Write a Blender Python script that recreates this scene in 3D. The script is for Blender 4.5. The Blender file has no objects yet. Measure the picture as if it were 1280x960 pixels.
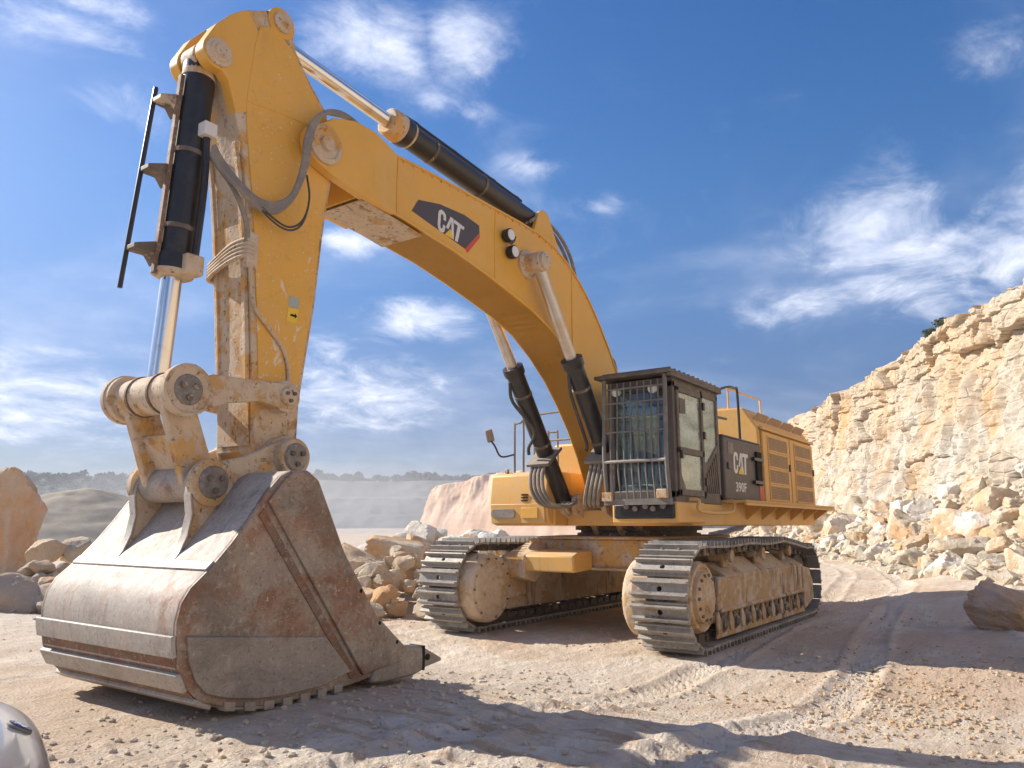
import bpy, bmesh, math, random
import numpy as np
from mathutils import Vector, Matrix
R_ = math.radians
random.seed(11)
rng = np.random.RandomState(11)
SC = bpy.context.scene
COL = SC.collection

# ------------------------------------------------------------------ camera
cam_d = bpy.data.cameras.new('camera'); cam = bpy.data.objects.new('camera', cam_d); COL.objects.link(cam)
cam.location = (11.88, 5.805, 1.583)
cam.rotation_euler = (R_(90 + 10.437), 0, R_(215.272 - 90))
cam_d.sensor_width = 36; cam_d.lens = 36 * 954 / 1280; cam_d.clip_start = 0.05; cam_d.clip_end = 6000
SC.camera = cam

# ------------------------------------------------------------------ light
SUN_TO = Vector((0.33, -1.52, 1.0)).normalized()
SUN_EL = math.asin(SUN_TO.z); SUN_ROT = math.atan2(SUN_TO.x, SUN_TO.y)
SKY_STRENGTH, SUN_STRENGTH, EXPOSURE = 0.118, 4.7, 0.70
sun_d = bpy.data.lights.new('sun', 'SUN'); sun = bpy.data.objects.new('sun', sun_d); COL.objects.link(sun)
sun_d.energy = SUN_STRENGTH; sun_d.angle = R_(0.55); sun_d.color = (1.0, 0.93, 0.82)
sun.rotation_euler = SUN_TO.to_track_quat('Z', 'Y').to_euler(); sun.location = (0, -20, 40)
SC.view_settings.view_transform = 'Standard'; SC.view_settings.look = 'None'
SC.view_settings.gamma = 1; SC.view_settings.use_curve_mapping = False
SC.view_settings.exposure = EXPOSURE
SC.cycles.max_bounces = 7; SC.cycles.diffuse_bounces = 4; SC.cycles.volume_bounces = 0
SC.cycles.transparent_max_bounces = 12

world = bpy.data.worlds.new('World'); SC.world = world; world.use_nodes = True
world.cycles.sampling_method = 'MANUAL'; world.cycles.sample_map_resolution = 256

class NT:
    """small node-building helper"""
    def __init__(s, tree):
        s.t = tree; tree.nodes.clear()
    def n(s, typ, ins=None, **kw):
        nd = s.t.nodes.new(typ)
        for k, v in kw.items(): setattr(nd, k, v)
        for k, v in (ins or {}).items():
            sock = nd.inputs[k]
            if isinstance(v, bpy.types.NodeSocket): s.t.links.new(v, sock)
            else: sock.default_value = v
        return nd
    def m(s, op, a, b=None, c=None, clamp=False):
        i = {0: a}
        if b is not None: i[1] = b
        if c is not None: i[2] = c
        return s.n('ShaderNodeMath', i, operation=op, use_clamp=clamp).outputs[0]
    def ramp(s, fac, lo, hi):
        return s.n('ShaderNodeMapRange', {0: fac, 1: lo, 2: hi, 3: 0.0, 4: 1.0}, interpolation_type='SMOOTHSTEP').outputs[0]
    def mix(s, f, a, b, typ='MIX'):
        nd = s.t.nodes.new('ShaderNodeMix'); nd.data_type = 'RGBA'; nd.blend_type = typ
        for sock, v in ((nd.inputs[0], f), (nd.inputs[6], a), (nd.inputs[7], b)):
            if isinstance(v, bpy.types.NodeSocket): s.t.links.new(v, sock)
            elif sock.type == 'RGBA': sock.default_value = (*v[:3], 1)
            else: sock.default_value = v
        return nd.outputs[2]
    def noise(s, vec, scale, detail=4, rough=0.55, dist=0.0):
        return s.n('ShaderNodeTexNoise', {'Vector': vec, 'Scale': scale, 'Detail': detail, 'Roughness': rough, 'Distortion': dist}).outputs[0]
    def vor(s, vec, scale, feature='F1', out='Distance'):
        return s.n('ShaderNodeTexVoronoi', {'Vector': vec, 'Scale': scale}, feature=feature).outputs[out]
    def scalev(s, vec, sc, loc=(0, 0, 0), rot=(0, 0, 0)):
        return s.n('ShaderNodeMapping', {'Vector': vec, 'Scale': sc, 'Location': loc, 'Rotation': rot}).outputs[0]

# sky: (azimuth, elevation, half width, half height) in degrees, weight
CLOUDS = [(249.9,30.8,4.7,1.5,.8),(246.7,32.7,2.9,1.0,.8),(228.4,34.2,3.4,2.2,1.1),(224.8,34.1,3.2,2.5,1.25),
 (219.6,34.4,3.2,2.5,1.3),(221.8,30.7,1.8,1.0,.9),(218.5,29.9,1.4,.7,.8),(213.7,26.3,2.4,.9,.9),(208.6,23.4,2.2,.9,.75),
 (227.7,20.4,2.3,1.0,.9),(222.7,15.1,4.3,1.5,1.1),(226.7,9.6,6.0,2.6,.95),(229.6,10.7,3.6,3.0,.85),(246.9,7.9,7.5,3.0,.85),
 (248.9,10.7,2.0,.5,.6),(188.5,19.9,4.8,3.5,.9),(184.2,16.8,6.2,3.2,.85),(180.7,19.6,3.5,2.5,.6),(193.9,15.3,4.5,1.8,.5),
 (180.0,29.2,2.8,1.9,.45),(244.5,27.3,3.6,2.0,.35),
 # the rest of the sky, out of view: larger fair-weather clouds added to brighten the shade
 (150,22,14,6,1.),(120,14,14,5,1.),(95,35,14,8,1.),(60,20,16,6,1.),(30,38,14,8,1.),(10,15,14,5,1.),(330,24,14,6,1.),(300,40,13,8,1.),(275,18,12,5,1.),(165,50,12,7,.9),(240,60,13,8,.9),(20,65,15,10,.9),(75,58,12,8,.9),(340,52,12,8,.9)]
w = NT(world.node_tree)
sky = w.n('ShaderNodeTexSky', sky_type='NISHITA', sun_disc=False, sun_elevation=SUN_EL, sun_rotation=SUN_ROT,
          air_density=1.25, dust_density=0.55, ozone_density=2.2, altitude=200).outputs[0]
dirv = w.n('ShaderNodeTexCoord').outputs['Generated']
sep = w.n('ShaderNodeSeparateXYZ', {0: dirv})
zc = w.m('ADD', w.m('MAXIMUM', sep.outputs[2], 0.0), 0.22)
pv = w.n('ShaderNodeCombineXYZ', {0: w.m('DIVIDE', sep.outputs[0], zc), 1: w.m('DIVIDE', sep.outputs[1], zc), 2: 0.0}).outputs[0]
mask = None
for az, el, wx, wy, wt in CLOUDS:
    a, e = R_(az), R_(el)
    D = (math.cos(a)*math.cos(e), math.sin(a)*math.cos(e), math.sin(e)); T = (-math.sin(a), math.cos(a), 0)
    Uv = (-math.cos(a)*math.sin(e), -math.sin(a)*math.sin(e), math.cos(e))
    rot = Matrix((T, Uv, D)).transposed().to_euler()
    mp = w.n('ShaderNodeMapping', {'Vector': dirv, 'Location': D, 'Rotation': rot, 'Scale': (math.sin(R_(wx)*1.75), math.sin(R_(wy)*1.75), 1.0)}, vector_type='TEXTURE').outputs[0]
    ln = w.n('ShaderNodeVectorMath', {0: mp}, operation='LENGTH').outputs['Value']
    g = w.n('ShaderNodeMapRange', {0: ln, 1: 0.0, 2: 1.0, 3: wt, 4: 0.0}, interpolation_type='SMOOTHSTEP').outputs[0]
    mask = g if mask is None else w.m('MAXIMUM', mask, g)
n1 = w.noise(pv, 5.0, 9, 0.66, 0.5); n2 = w.noise(pv, 1.3, 5, 0.55, 0.6)
dens = w.m('ADD', w.m('MULTIPLY', mask, 0.62), w.m('MULTIPLY', w.m('SUBTRACT', n1, 0.5), 1.7))
cl = w.m('MULTIPLY', w.ramp(dens, 0.05, 0.95), w.ramp(mask, 0.0, 0.35))
veil = w.m('MULTIPLY', w.ramp(n2, 0.42, 0.8), 0.22)
soft = w.m('MULTIPLY', w.ramp(w.m('ADD', mask, w.m('MULTIPLY', w.m('SUBTRACT', w.noise(pv, 3.0, 7, 0.62, 0.9), 0.5), 2.2)), 0.10, 1.0), w.m('MULTIPLY', w.ramp(n1, 0.34, 0.62), 0.40))
cl = w.m('MINIMUM', w.m('ADD', w.m('MAXIMUM', w.m('MULTIPLY', cl, 0.88), soft), veil), 0.92)
skyc = w.n('ShaderNodeHueSaturation', {'Color': sky, 'Hue': 0.512, 'Saturation': 1.44, 'Value': 0.70}).outputs[0]
skyc = w.mix(w.ramp(sep.outputs[2], 0.02, 0.44), w.mix(1.0, skyc, (0.27, 0.33, 0.60), 'MULTIPLY'), skyc)
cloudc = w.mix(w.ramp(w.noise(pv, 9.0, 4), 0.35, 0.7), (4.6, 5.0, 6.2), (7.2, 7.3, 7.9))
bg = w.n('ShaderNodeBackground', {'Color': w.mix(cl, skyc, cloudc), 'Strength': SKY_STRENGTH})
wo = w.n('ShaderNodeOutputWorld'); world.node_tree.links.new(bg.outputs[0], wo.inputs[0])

# ------------------------------------------------------------------ noise in numpy
_pm = np.concatenate([rng.permutation(256)]*3); _gr = rng.normal(size=(256, 3)); _gr /= np.linalg.norm(_gr, axis=1)[:, None]
def perlin(p):
    p = np.asarray(p, float); i = np.floor(p).astype(int); f = p - i; i &= 255; u = f*f*f*(f*(f*6-15)+10)
    def gd(dx, dy, dz):
        h = _pm[_pm[_pm[i[:, 0]+dx] + i[:, 1]+dy] + i[:, 2]+dz]
        return ((f - np.array([dx, dy, dz])) * _gr[h]).sum(1)
    l = lambda a, b, t: a + (b-a)*t
    x0 = l(gd(0,0,0), gd(1,0,0), u[:, 0]); x1 = l(gd(0,1,0), gd(1,1,0), u[:, 0])
    y0 = l(gd(0,0,1), gd(1,0,1), u[:, 0]); y1 = l(gd(0,1,1), gd(1,1,1), u[:, 0])
    return l(l(x0, x1, u[:, 1]), l(y0, y1, u[:, 1]), u[:, 2])
def fbm(p, o=4, g=0.5):
    p = np.asarray(p, float); s = 0; a = 1.0
    for k in range(o): s = s + a*perlin(p*(2.03**k) + k*17.3); a *= g
    return s
def worley2(u, v, seed=0):
    """nearest and second-nearest cell distance and a random number per cell"""
    iu, iv = np.floor(u).astype(int), np.floor(v).astype(int)
    f1 = np.full(u.shape, 9.); f2 = np.full(u.shape, 9.); cid = np.zeros(u.shape)
    for du in (-1, 0, 1):
        for dv in (-1, 0, 1):
            a, b = (iu+du) & 255, (iv+dv) & 255
            h = _pm[_pm[(a + seed) & 255] + b]; h2 = _pm[h + 91]
            d = np.hypot(iu+du + 0.15+0.7*h/255. - u, iv+dv + 0.15+0.7*h2/255. - v)
            nb = d < f1
            f2 = np.where(nb, f1, np.minimum(f2, d)); f1 = np.where(nb, d, f1); cid = np.where(nb, _pm[h2 + 33]/255., cid)
    return f1, f2, cid
sstep = lambda a, b, x: (lambda t: t*t*(3-2*t))(np.clip((x-a)/(b-a), 0, 1))

# ------------------------------------------------------------------ mesh helpers
class MB:
    def __init__(s): s.v = []; s.f = []
    def add(s, vs, fs):
        o = len(s.v); s.v += [tuple(x) for x in vs]; s.f += [tuple(i+o for i in f) for f in fs]; return s
    def box(s, x0, x1, y0, y1, z0, z1, M=None):
        vs = [(x, y, z) for x in (x0, x1) for y in (y0, y1) for z in (z0, z1)]
        if M is not None: vs = [M @ Vector(v) for v in vs]
        return s.add(vs, [(0,1,3,2),(4,6,7,5),(0,4,5,1),(2,3,7,6),(0,2,6,4),(1,5,7,3)])
    def prism(s, prof, y0, y1, ax='y'):
        """profile (a,b) extruded: ax y -> (x,z) profile, ax x -> (y,z) profile, ax z -> (x,y) profile"""
        n = len(prof); ar = sum(prof[i][0]*prof[(i+1) % n][1]-prof[(i+1) % n][0]*prof[i][1] for i in range(n))
        P = list(prof) if ar > 0 else list(prof)[::-1]
        mk = {'y': lambda a, b, t: (a, t, b), 'x': lambda a, b, t: (t, a, b), 'z': lambda a, b, t: (a, b, t)}[ax]
        vs = [mk(a, b, y0) for a, b in P] + [mk(a, b, y1) for a, b in P]
        fl = (ax == 'y')
        f0 = tuple(range(n)); f1 = tuple(range(n, 2*n))
        fs = [f0, f1[::-1]] if fl else [f0[::-1], f1]
        for i in range(n):
            j = (i+1) % n; q = (i, j, n+j, n+i); fs.append(q[::-1] if fl else q)
        return s.add(vs, fs)
    def cyl(s, p0, p1, r0, r1=None, n=20, caps=True):
        r1 = r0 if r1 is None else r1; p0, p1 = Vector(p0), Vector(p1); q = (p1-p0).normalized().to_track_quat('Z', 'Y')
        vs = []
        for p, r in ((p0, r0), (p1, r1)):
            for k in range(n):
                a = 2*math.pi*k/n; vs.append(p + q @ Vector((math.cos(a)*r, math.sin(a)*r, 0)))
        fs = [(k, (k+1) % n, n+(k+1) % n, n+k) for k in range(n)]
        if caps: fs += [tuple(range(n))[::-1], tuple(range(n, 2*n))]
        return s.add(vs, fs)
    def lathe(s, p0, p1, prof, n=24):
        """rings (t, r) along the axis p0 to p1, t in metres from p0"""
        p0, p1 = Vector(p0), Vector(p1); d = (p1-p0).normalized(); q = d.to_track_quat('Z', 'Y'); vs = []
        for t, r in prof:
            for k in range(n):
                a = 2*math.pi*k/n; vs.append(p0 + d*t + q @ Vector((math.cos(a)*r, math.sin(a)*r, 0)))
        fs = []
        for i in range(len(prof)-1):
            for k in range(n): fs.append((i*n+k, i*n+(k+1) % n, (i+1)*n+(k+1) % n, (i+1)*n+k))
        fs += [tuple(range(n))[::-1], tuple(range((len(prof)-1)*n, len(prof)*n))]
        return s.add(vs, fs)
    def tube(s, pts, r, n=8, smooth=6):
        P = [Vector(p) for p in pts]
        if smooth and len(P) > 2:
            Q = [P[0]*2-P[1]] + P + [P[-1]*2-P[-2]]; o = []
            for i in range(1, len(Q)-2):
                for k in range(smooth):
                    t = k/smooth; a, b, c, d = Q[i-1:i+3]
                    o.append(0.5*((2*b)+(c-a)*t+(2*a-5*b+4*c-d)*t*t+(3*b-a-3*c+d)*t**3))
            P = o + [P[-1]]
        vs = []; up = Vector((0.13, 0.31, 0.94)); m = len(P)
        for i, p in enumerate(P):
            d = (P[min(i+1, m-1)]-P[max(i-1, 0)]).normalized(); a = d.cross(up).normalized(); b = d.cross(a); up = -b if b.dot(up) < 0 else b
            up = a.cross(d)
            for k in range(n):
                t = 2*math.pi*k/n; vs.append(p + a*math.cos(t)*r + up*math.sin(t)*r)
        fs = [(i*n+k, i*n+(k+1) % n, (i+1)*n+(k+1) % n, (i+1)*n+k) for i in range(m-1) for k in range(n)]
        fs += [tuple(range(n))[::-1], tuple(range((m-1)*n, m*n))]
        return s.add(vs, fs)
    def ribbon(s, path, th, y0, y1):
        """plate of thickness th following an open (x,z) path, thickness to the right of travel"""
        n = len(path); off = []
        for i, (x, z) in enumerate(path):
            a = path[max(i-1, 0)]; b = path[min(i+1, n-1)]; dx, dz = b[0]-a[0], b[1]-a[1]; l = math.hypot(dx, dz)
            off.append((x + dz/l*th, z - dx/l*th))
        return s.prism(list(path) + off[::-1], y0, y1)
    def build(s, name, mat, parent=None, bevel=0.0, seg=2, angle=35):
        me = bpy.data.meshes.new(name); me.from_pydata(s.v, [], s.f); me.validate(); 
        bm = bmesh.new(); bm.from_mesh(me); bmesh.ops.recalc_face_normals(bm, faces=bm.faces); bm.to_mesh(me); bm.free()
        return link(name, me, mat, parent, bevel, seg, angle)
def link(name, me, mat, parent=None, bevel=0.0, seg=2, angle=35):
    if mat is not None: me.materials.append(mat)
    me.shade_smooth(); me.set_sharp_from_angle(angle=R_(angle))
    o = bpy.data.objects.new(name, me); COL.objects.link(o); o.parent = parent
    if bevel:
        b = o.modifiers.new('bevel', 'BEVEL'); b.width = bevel; b.segments = seg; b.limit_method = 'ANGLE'; b.angle_limit = R_(38)
    return o
def npmesh(name, V, F, mat, parent=None, smooth=True, angle=None):
    V = np.asarray(V, np.float32); F = np.asarray(F, np.int32); k = F.shape[1]
    me = bpy.data.meshes.new(name); me.vertices.add(len(V)); me.vertices.foreach_set('co', V.ravel())
    me.loops.add(F.size); me.loops.foreach_set('vertex_index', F.ravel())
    me.polygons.add(len(F)); me.polygons.foreach_set('loop_start', np.arange(len(F), dtype=np.int32)*k)
    me.update(calc_edges=True)
    if mat is not None: me.materials.append(mat)
    if smooth: me.shade_smooth()
    else: me.shade_flat()
    if angle: me.set_sharp_from_angle(angle=R_(angle))
    o = bpy.data.objects.new(name, me); COL.objects.link(o); o.parent = parent
    return o
def tag(o, label=None, cat=None, group=None, kind=None):
    for k, v in (('label', label), ('category', cat), ('group', group), ('kind', kind)):
        if v: o[k] = v
    return o
def empty(name, loc=(0, 0, 0), rz=0):
    o = bpy.data.objects.new(name, None); COL.objects.link(o); o.location = loc; o.rotation_euler = (0, 0, rz); return o
def grid_faces(nu, nv, wrap=False):
    i = np.arange(nu if wrap else nu-1)[:, None]; j = np.arange(nv-1)[None]; i2 = (i+1) % nu
    return np.stack([i*nv+j + 0*j, i2*nv+j, i2*nv+j+1, i*nv+j+1], -1).reshape(-1, 4)
def arc(cx, cz, r, a0, a1, n=10):
    return [(cx + r*math.cos(R_(a0+(a1-a0)*k/n)), cz + r*math.sin(R_(a0+(a1-a0)*k/n))) for k in range(n+1)]

# ------------------------------------------------------------------ materials
def material(name):
    m = bpy.data.materials.new(name); m.use_nodes = True; t = NT(m.node_tree)
    pos = t.n('ShaderNodeNewGeometry').outputs['Position']
    return m, t, pos
def finish(m, t, color, rough=0.6, metal=0.0, bump=None, bstr=0.3, bdist=0.02, spec=0.5, **kw):
    ins = {'Base Color': color if isinstance(color, bpy.types.NodeSocket) else (*color, 1), 'Roughness': rough, 'Metallic': metal, 'Specular IOR Level': spec}
    ins.update(kw)
    if bump is not None:
        ins['Normal'] = t.n('ShaderNodeBump', {'Height': bump, 'Strength': bstr, 'Distance': bdist}).outputs[0]
    b = t.n('ShaderNodeBsdfPrincipled', ins); o = t.n('ShaderNodeOutputMaterial'); t.t.links.new(b.outputs[0], o.inputs[0]); return m
DUST = (0.56, 0.43, 0.30)
def paint(name, col, dust=0.25, mud=0.0, rust=0.0, rough=0.45, metal=0.0, dustc=DUST, chips=0.0, oil=0.0, grime=0.0, runs=0.0):
    m, t, p = material(name)
    big = t.noise(p, 1.6, 6, 0.6); fine = t.noise(p, 22, 5, 0.65)
    c = t.mix(t.m('MULTIPLY', t.ramp(big, 0.35, 0.7), 0.35), col, tuple(x*0.78 for x in col))
    up = t.n('ShaderNodeSeparateXYZ', {0: t.n('ShaderNodeNewGeometry').outputs['Normal']}).outputs[2]
    d = t.m('ADD', t.m('MULTIPLY', t.ramp(t.noise(p, 5, 7, 0.68), 0.42, 0.75), dust*1.3), t.m('MULTIPLY', t.ramp(up, 0.35, 0.95), dust*1.6), clamp=True)
    d = t.m('ADD', d, dust*0.45, clamp=True)
    c = t.mix(d, c, dustc)
    h = t.m('MULTIPLY', fine, 0.15)
    if rust:
        rm = t.m('MULTIPLY', t.ramp(t.noise(p, 3.2, 8, 0.72, 0.5), 0.62-0.2*rust, 0.72), 0.85)
        c = t.mix(rm, c, t.mix(fine, (0.10, 0.035, 0.014), (0.26, 0.10, 0.035)))
    if mud:
        mm = t.ramp(t.m('ADD', t.noise(p, 4.0, 9, 0.7, 0.3), t.m('MULTIPLY', t.noise(p, 1.1, 3), 0.5)), 0.86-0.3*mud, 0.94-0.3*mud)
        mc = t.mix(t.noise(p, 9, 5, 0.6), (0.44, 0.32, 0.21), (0.72, 0.60, 0.46))
        c = t.mix(t.m('MULTIPLY', mm, 0.92), c, mc); h = t.m('ADD', h, t.m('MULTIPLY', mm, t.m('ADD', 0.6, t.noise(p, 30, 4))))
    if chips:
        cm = t.ramp(t.noise(p, 30, 3, 0.5, 0.6), 0.70-0.03*chips, 0.73-0.03*chips)
        low = t.n('ShaderNodeSeparateXYZ', {0: p}).outputs[2]
        cm = t.m('MAXIMUM', cm, t.ramp(t.m('ADD', t.noise(t.scalev(p, (1.6, 1.6, 0.8)), 6.5, 7, 0.66, 0.8), t.m('MULTIPLY', t.ramp(low, 5.2, 2.4), 0.10)), 0.66, 0.69))
        c = t.mix(cm, c, (0.72, 0.58, 0.42))
    if oil:
        om = t.m('MULTIPLY', t.ramp(t.noise(t.scalev(p, (7, 7, 0.9)), 1.0, 6, 0.62, 0.3), 0.50, 0.66), t.ramp(t.noise(p, 1.2, 4), 0.35, 0.65))
        c = t.mix(t.m('MULTIPLY', om, oil), c, (0.075, 0.045, 0.028))
    if grime:
        gm_ = t.m('MAXIMUM', t.ramp(t.noise(p, 17, 6, 0.7, 0.4), 0.585, 0.64), t.m('MULTIPLY', t.ramp(t.noise(p, 5.5, 7, 0.72, 0.7), 0.58, 0.66), 0.8))
        c = t.mix(t.m('MULTIPLY', gm_, grime), c, (0.10, 0.055, 0.032))
    if runs:
        rn = t.m('MULTIPLY', t.ramp(t.noise(t.scalev(p, (9, 9, 0.55)), 1.0, 6, 0.6, 0.2), 0.56, 0.70), t.ramp(t.noise(p, 0.9, 4), 0.42, 0.62))
        c = t.mix(t.m('MULTIPLY', rn, runs), c, tuple(x*0.55 for x in col))
        sp = t.ramp(t.noise(p, 75, 3, 0.6), 0.66, 0.71)
        c = t.mix(t.m('MULTIPLY', sp, t.m('MULTIPLY', t.ramp(big, 0.4, 0.6), 0.5)), c, (0.62, 0.50, 0.36))
        c = t.mix(t.m('MULTIPLY', t.ramp(t.noise(p, 0.7, 6, 0.65, 0.5), 0.48, 0.66), 0.30), c, (0.74, 0.50, 0.20))
    r = t.m('ADD', rough, t.m('MULTIPLY', d, 0.35), clamp=True)
    return finish(m, t, c, r, metal, h, 0.35, 0.012)

YEL = (0.78, 0.405, 0.045)
M = {}
M['yellow'] = paint('yellow_paint', YEL, 0.08, rough=0.45, runs=0.5)
M['yellow_dusty'] = paint('dusty_yellow_paint', (0.80, 0.43, 0.085), 0.27, rough=0.5, runs=0.45, grime=0.10)
M['yellow_stick'] = paint('stick_yellow_paint', YEL, 0.10, chips=1.0, rough=0.5, runs=0.6, grime=0.12)
M['yellow_mud'] = paint('muddy_yellow_paint', (0.66, 0.34, 0.06), 0.32, mud=0.60, rust=0.55, rough=0.6, grime=0.6)
M['mud_heavy'] = paint('mud_caked_yellow_paint', (0.55, 0.30, 0.08), 0.38, mud=0.66, rust=0.62, rough=0.75, grime=0.78)
M['cover_mud'] = paint('mud_splashed_cover', (0.50, 0.33, 0.15), 0.42, mud=0.55, rust=0.15, rough=0.8, grime=0.35)
M['dusty_frame'] = paint('dusty_undercarriage_paint', (0.46, 0.28, 0.11), 0.48, mud=0.45, rust=0.2, rough=0.8, oil=0.8)
M['grey_panel'] = paint('charcoal_paint', (0.085, 0.072, 0.068), 0.10, rough=0.55)
M['cab_grey'] = paint('cab_charcoal_paint', (0.075, 0.062, 0.056), 0.16, rough=0.55)
M['black'] = paint('black_cylinder_paint', (0.012, 0.012, 0.014), 0.035, rough=0.35)
M['rubber'] = paint('hose_rubber', (0.03, 0.03, 0.032), 0.10, rough=0.6)
M['hose_grey'] = paint('dusty_hose', (0.16, 0.15, 0.145), 0.30, rough=0.6)
M['bar_grey'] = paint('guard_bar_steel', (0.13, 0.125, 0.12), 0.20, rough=0.55)
M['bearing'] = paint('greasy_bearing_steel', (0.07, 0.05, 0.04), 0.22, mud=0.2, rough=0.6)
M['track_chain'] = paint('track_chain_steel', (0.06, 0.045, 0.035), 0.22, mud=0.12, rough=0.65)
def steel(name, a, b, rust, dust, metal=0.75, rough=0.42, smear=0.0):
    m, t, p = material(name)
    c = t.mix(t.noise(p, 7, 6, 0.65), a, b)
    rm = t.ramp(t.noise(p, 2.3, 8, 0.7, 0.4), 0.64-0.22*rust, 0.76-0.16*rust)
    c = t.mix(t.m('MULTIPLY', rm, 0.85), c, t.mix(t.noise(p, 18, 4), (0.11, 0.045, 0.022), (0.36, 0.135, 0.05)))
    wp = t.n('ShaderNodeVectorMath', {0: p, 1: t.n('ShaderNodeVectorMath', {0: t.n('ShaderNodeTexNoise', {'Vector': p, 'Scale': 2.5}).outputs['Color'], 1: (.12, .12, .12)}, operation='MULTIPLY').outputs[0]}, operation='ADD').outputs[0]
    sc = None
    for k_, (rx_, ry_) in enumerate(((.1, .35), (.2, -.7), (-.1, 1.15), (.3, -1.25))):
        q_ = t.ramp(t.noise(t.scalev(wp, (1.3, 55, 80), loc=(k_*3.1, 0, 0), rot=(rx_, ry_, 0.1)), 1.0, 3, 0.55), 0.69, 0.74)
        sc = q_ if sc is None else t.m('MAXIMUM', sc, q_)
    c = t.mix(t.m('MULTIPLY', sc, 0.45), c, (0.62, 0.56, 0.48))
    if smear:
        sm = t.noise(t.scalev(p, (1.2, 7, 1.2)), 1.6, 7, 0.66, 0.3)
        c = t.mix(t.m('MULTIPLY', t.ramp(sm, 0.50, 0.66), smear), c, (0.44, 0.265, 0.19))
        c = t.mix(t.m('MULTIPLY', t.ramp(sm, 0.46, 0.34), smear), c, (0.22, 0.19, 0.165))
    c = t.mix(t.m('MULTIPLY', t.ramp(t.noise(p, 38, 6, 0.75), 0.53, 0.64), 0.55), c, tuple(x*0.30 for x in a))
    c = t.mix(t.m('MULTIPLY', t.ramp(t.noise(p, 27, 6, 0.75, 0.5), 0.57, 0.66), 0.50), c, (0.66, 0.60, 0.51))
    dm = t.m('MULTIPLY', t.ramp(t.noise(p, 4, 7, 0.7), 0.4, 0.75), dust)
    c = t.mix(dm, c, (0.50, 0.42, 0.33))
    c = t.mix(t.m('MULTIPLY', t.ramp(t.noise(p, 1.4, 6, 0.7, 0.8), 0.48, 0.62), 0.40), c, tuple(x*0.45 for x in a))
    c = t.mix(t.m('MULTIPLY', t.ramp(t.noise(p, 11, 8, 0.75), 0.56, 0.68), 0.40), c, (0.58, 0.51, 0.43))
    met = t.m('MULTIPLY', t.m('SUBTRACT', 1.0, t.m('MAXIMUM', rm, dm)), metal)
    return finish(m, t, c, t.m('ADD', rough, t.m('MULTIPLY', t.noise(p, 12, 4), 0.25)), met, t.m('ADD', t.noise(p, 30, 5), t.m('MULTIPLY', sc, -0.5)), 0.25, 0.006)
M['bucket_side'] = steel('bucket_side_steel', (0.23, 0.18, 0.135), (0.40, 0.335, 0.265), 0.95, 0.40, 0.10, 0.5, 0.35)
M['bucket_back'] = steel('bucket_back_steel', (0.33, 0.285, 0.24), (0.46, 0.41, 0.355), 0.45, 0.45, 0.08, 0.55, 0.55)
M['wear_steel'] = steel('worn_bar_steel', (0.32, 0.295, 0.26), (0.50, 0.465, 0.415), 0.35, 0.40, 0.2, 0.45, 0.4)
M['rust_groove'] = steel('rusty_groove_steel', (0.14, 0.09, 0.06), (0.24, 0.15, 0.10), 0.9, 0.2, 0.15, 0.6)
M['bucket_wear'] = steel('bucket_wear_plate_steel', (0.26, 0.22, 0.18), (0.36, 0.32, 0.275), 0.35, 0.35, 0.15, 0.5)
M['tooth'] = steel('tooth_steel', (0.26, 0.23, 0.20), (0.38, 0.35, 0.31), 0.2, 0.4, 0.4, 0.45)
M['shoe'] = steel('track_shoe_steel', (0.21, 0.19, 0.165), (0.42, 0.385, 0.34), 0.25, 0.50, 0.22, 0.45)
M['pin_steel'] = steel('pin_cap_steel', (0.17, 0.15, 0.13), (0.30, 0.27, 0.24), 0.45, 0.6, 0.2, 0.55)
m, t, p = material('chrome_rod'); M['chrome'] = finish(m, t, t.mix(t.ramp(t.noise(p, 6, 5), 0.5, 0.8), (0.78, 0.77, 0.75), (0.60, 0.52, 0.43)), 0.16, 0.95)
m, t, p = material('rod_dusty'); M['rod_dusty'] = finish(m, t, t.mix(t.ramp(t.noise(p, 5, 5), 0.4, 0.7), (0.60, 0.56, 0.52), (0.55, 0.44, 0.34)), 0.3, 0.6)
def plain(name, col, rough=0.5, metal=0.0, **kw):
    m, t, p = material(name); f = t.noise(p, 14, 4); return finish(m, t, t.mix(t.m('MULTIPLY', f, 0.25), col, tuple(x*0.75 for x in col)), rough, metal, **kw)
M['white'] = plain('decal_white', (0.72, 0.69, 0.64), 0.5)
M['decal_yellow'] = plain('decal_yellow', (0.85, 0.55, 0.04), 0.5)
M['decal_red'] = plain('decal_red', (0.62, 0.075, 0.04), 0.5)
M['decal_grey'] = plain('decal_charcoal', (0.075, 0.06, 0.06), 0.45)
M['hole'] = plain('dark_opening', (0.012, 0.010, 0.009), 0.9)
M['vent'] = paint('vent_mesh_brown', (0.40, 0.255, 0.14), 0.35, rough=0.8)
M['lamp'] = plain('lamp_glass', (0.75, 0.74, 0.70), 0.15)
M['blue_seat'] = plain('blue_seat_fabric', (0.10, 0.15, 0.30), 0.85)
M['grey_plastic'] = plain('interior_plastic', (0.16, 0.17, 0.16), 0.7)
M['pale_cloth'] = plain('seat_cover', (0.38, 0.44, 0.42), 0.9)
m, t, p = material('cab_glass')
gl = t.n('ShaderNodeBsdfGlass', {'Color': (0.82, 0.93, 0.88, 1), 'Roughness': 0.0, 'IOR': 1.1}).outputs[0]
tr = t.n('ShaderNodeBsdfTransparent', {'Color': (0.80, 0.90, 0.86, 1)}).outputs[0]
go = t.n('ShaderNodeBsdfGlossy', {'Color': (0.9, 0.95, 0.93, 1), 'Roughness': 0.06}).outputs[0]
df = t.n('ShaderNodeBsdfDiffuse', {'Color': (0.50, 0.55, 0.47, 1)}).outputs[0]
mx = t.n('ShaderNodeMixShader', {0: 0.32, 1: tr, 2: go}).outputs[0]
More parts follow.
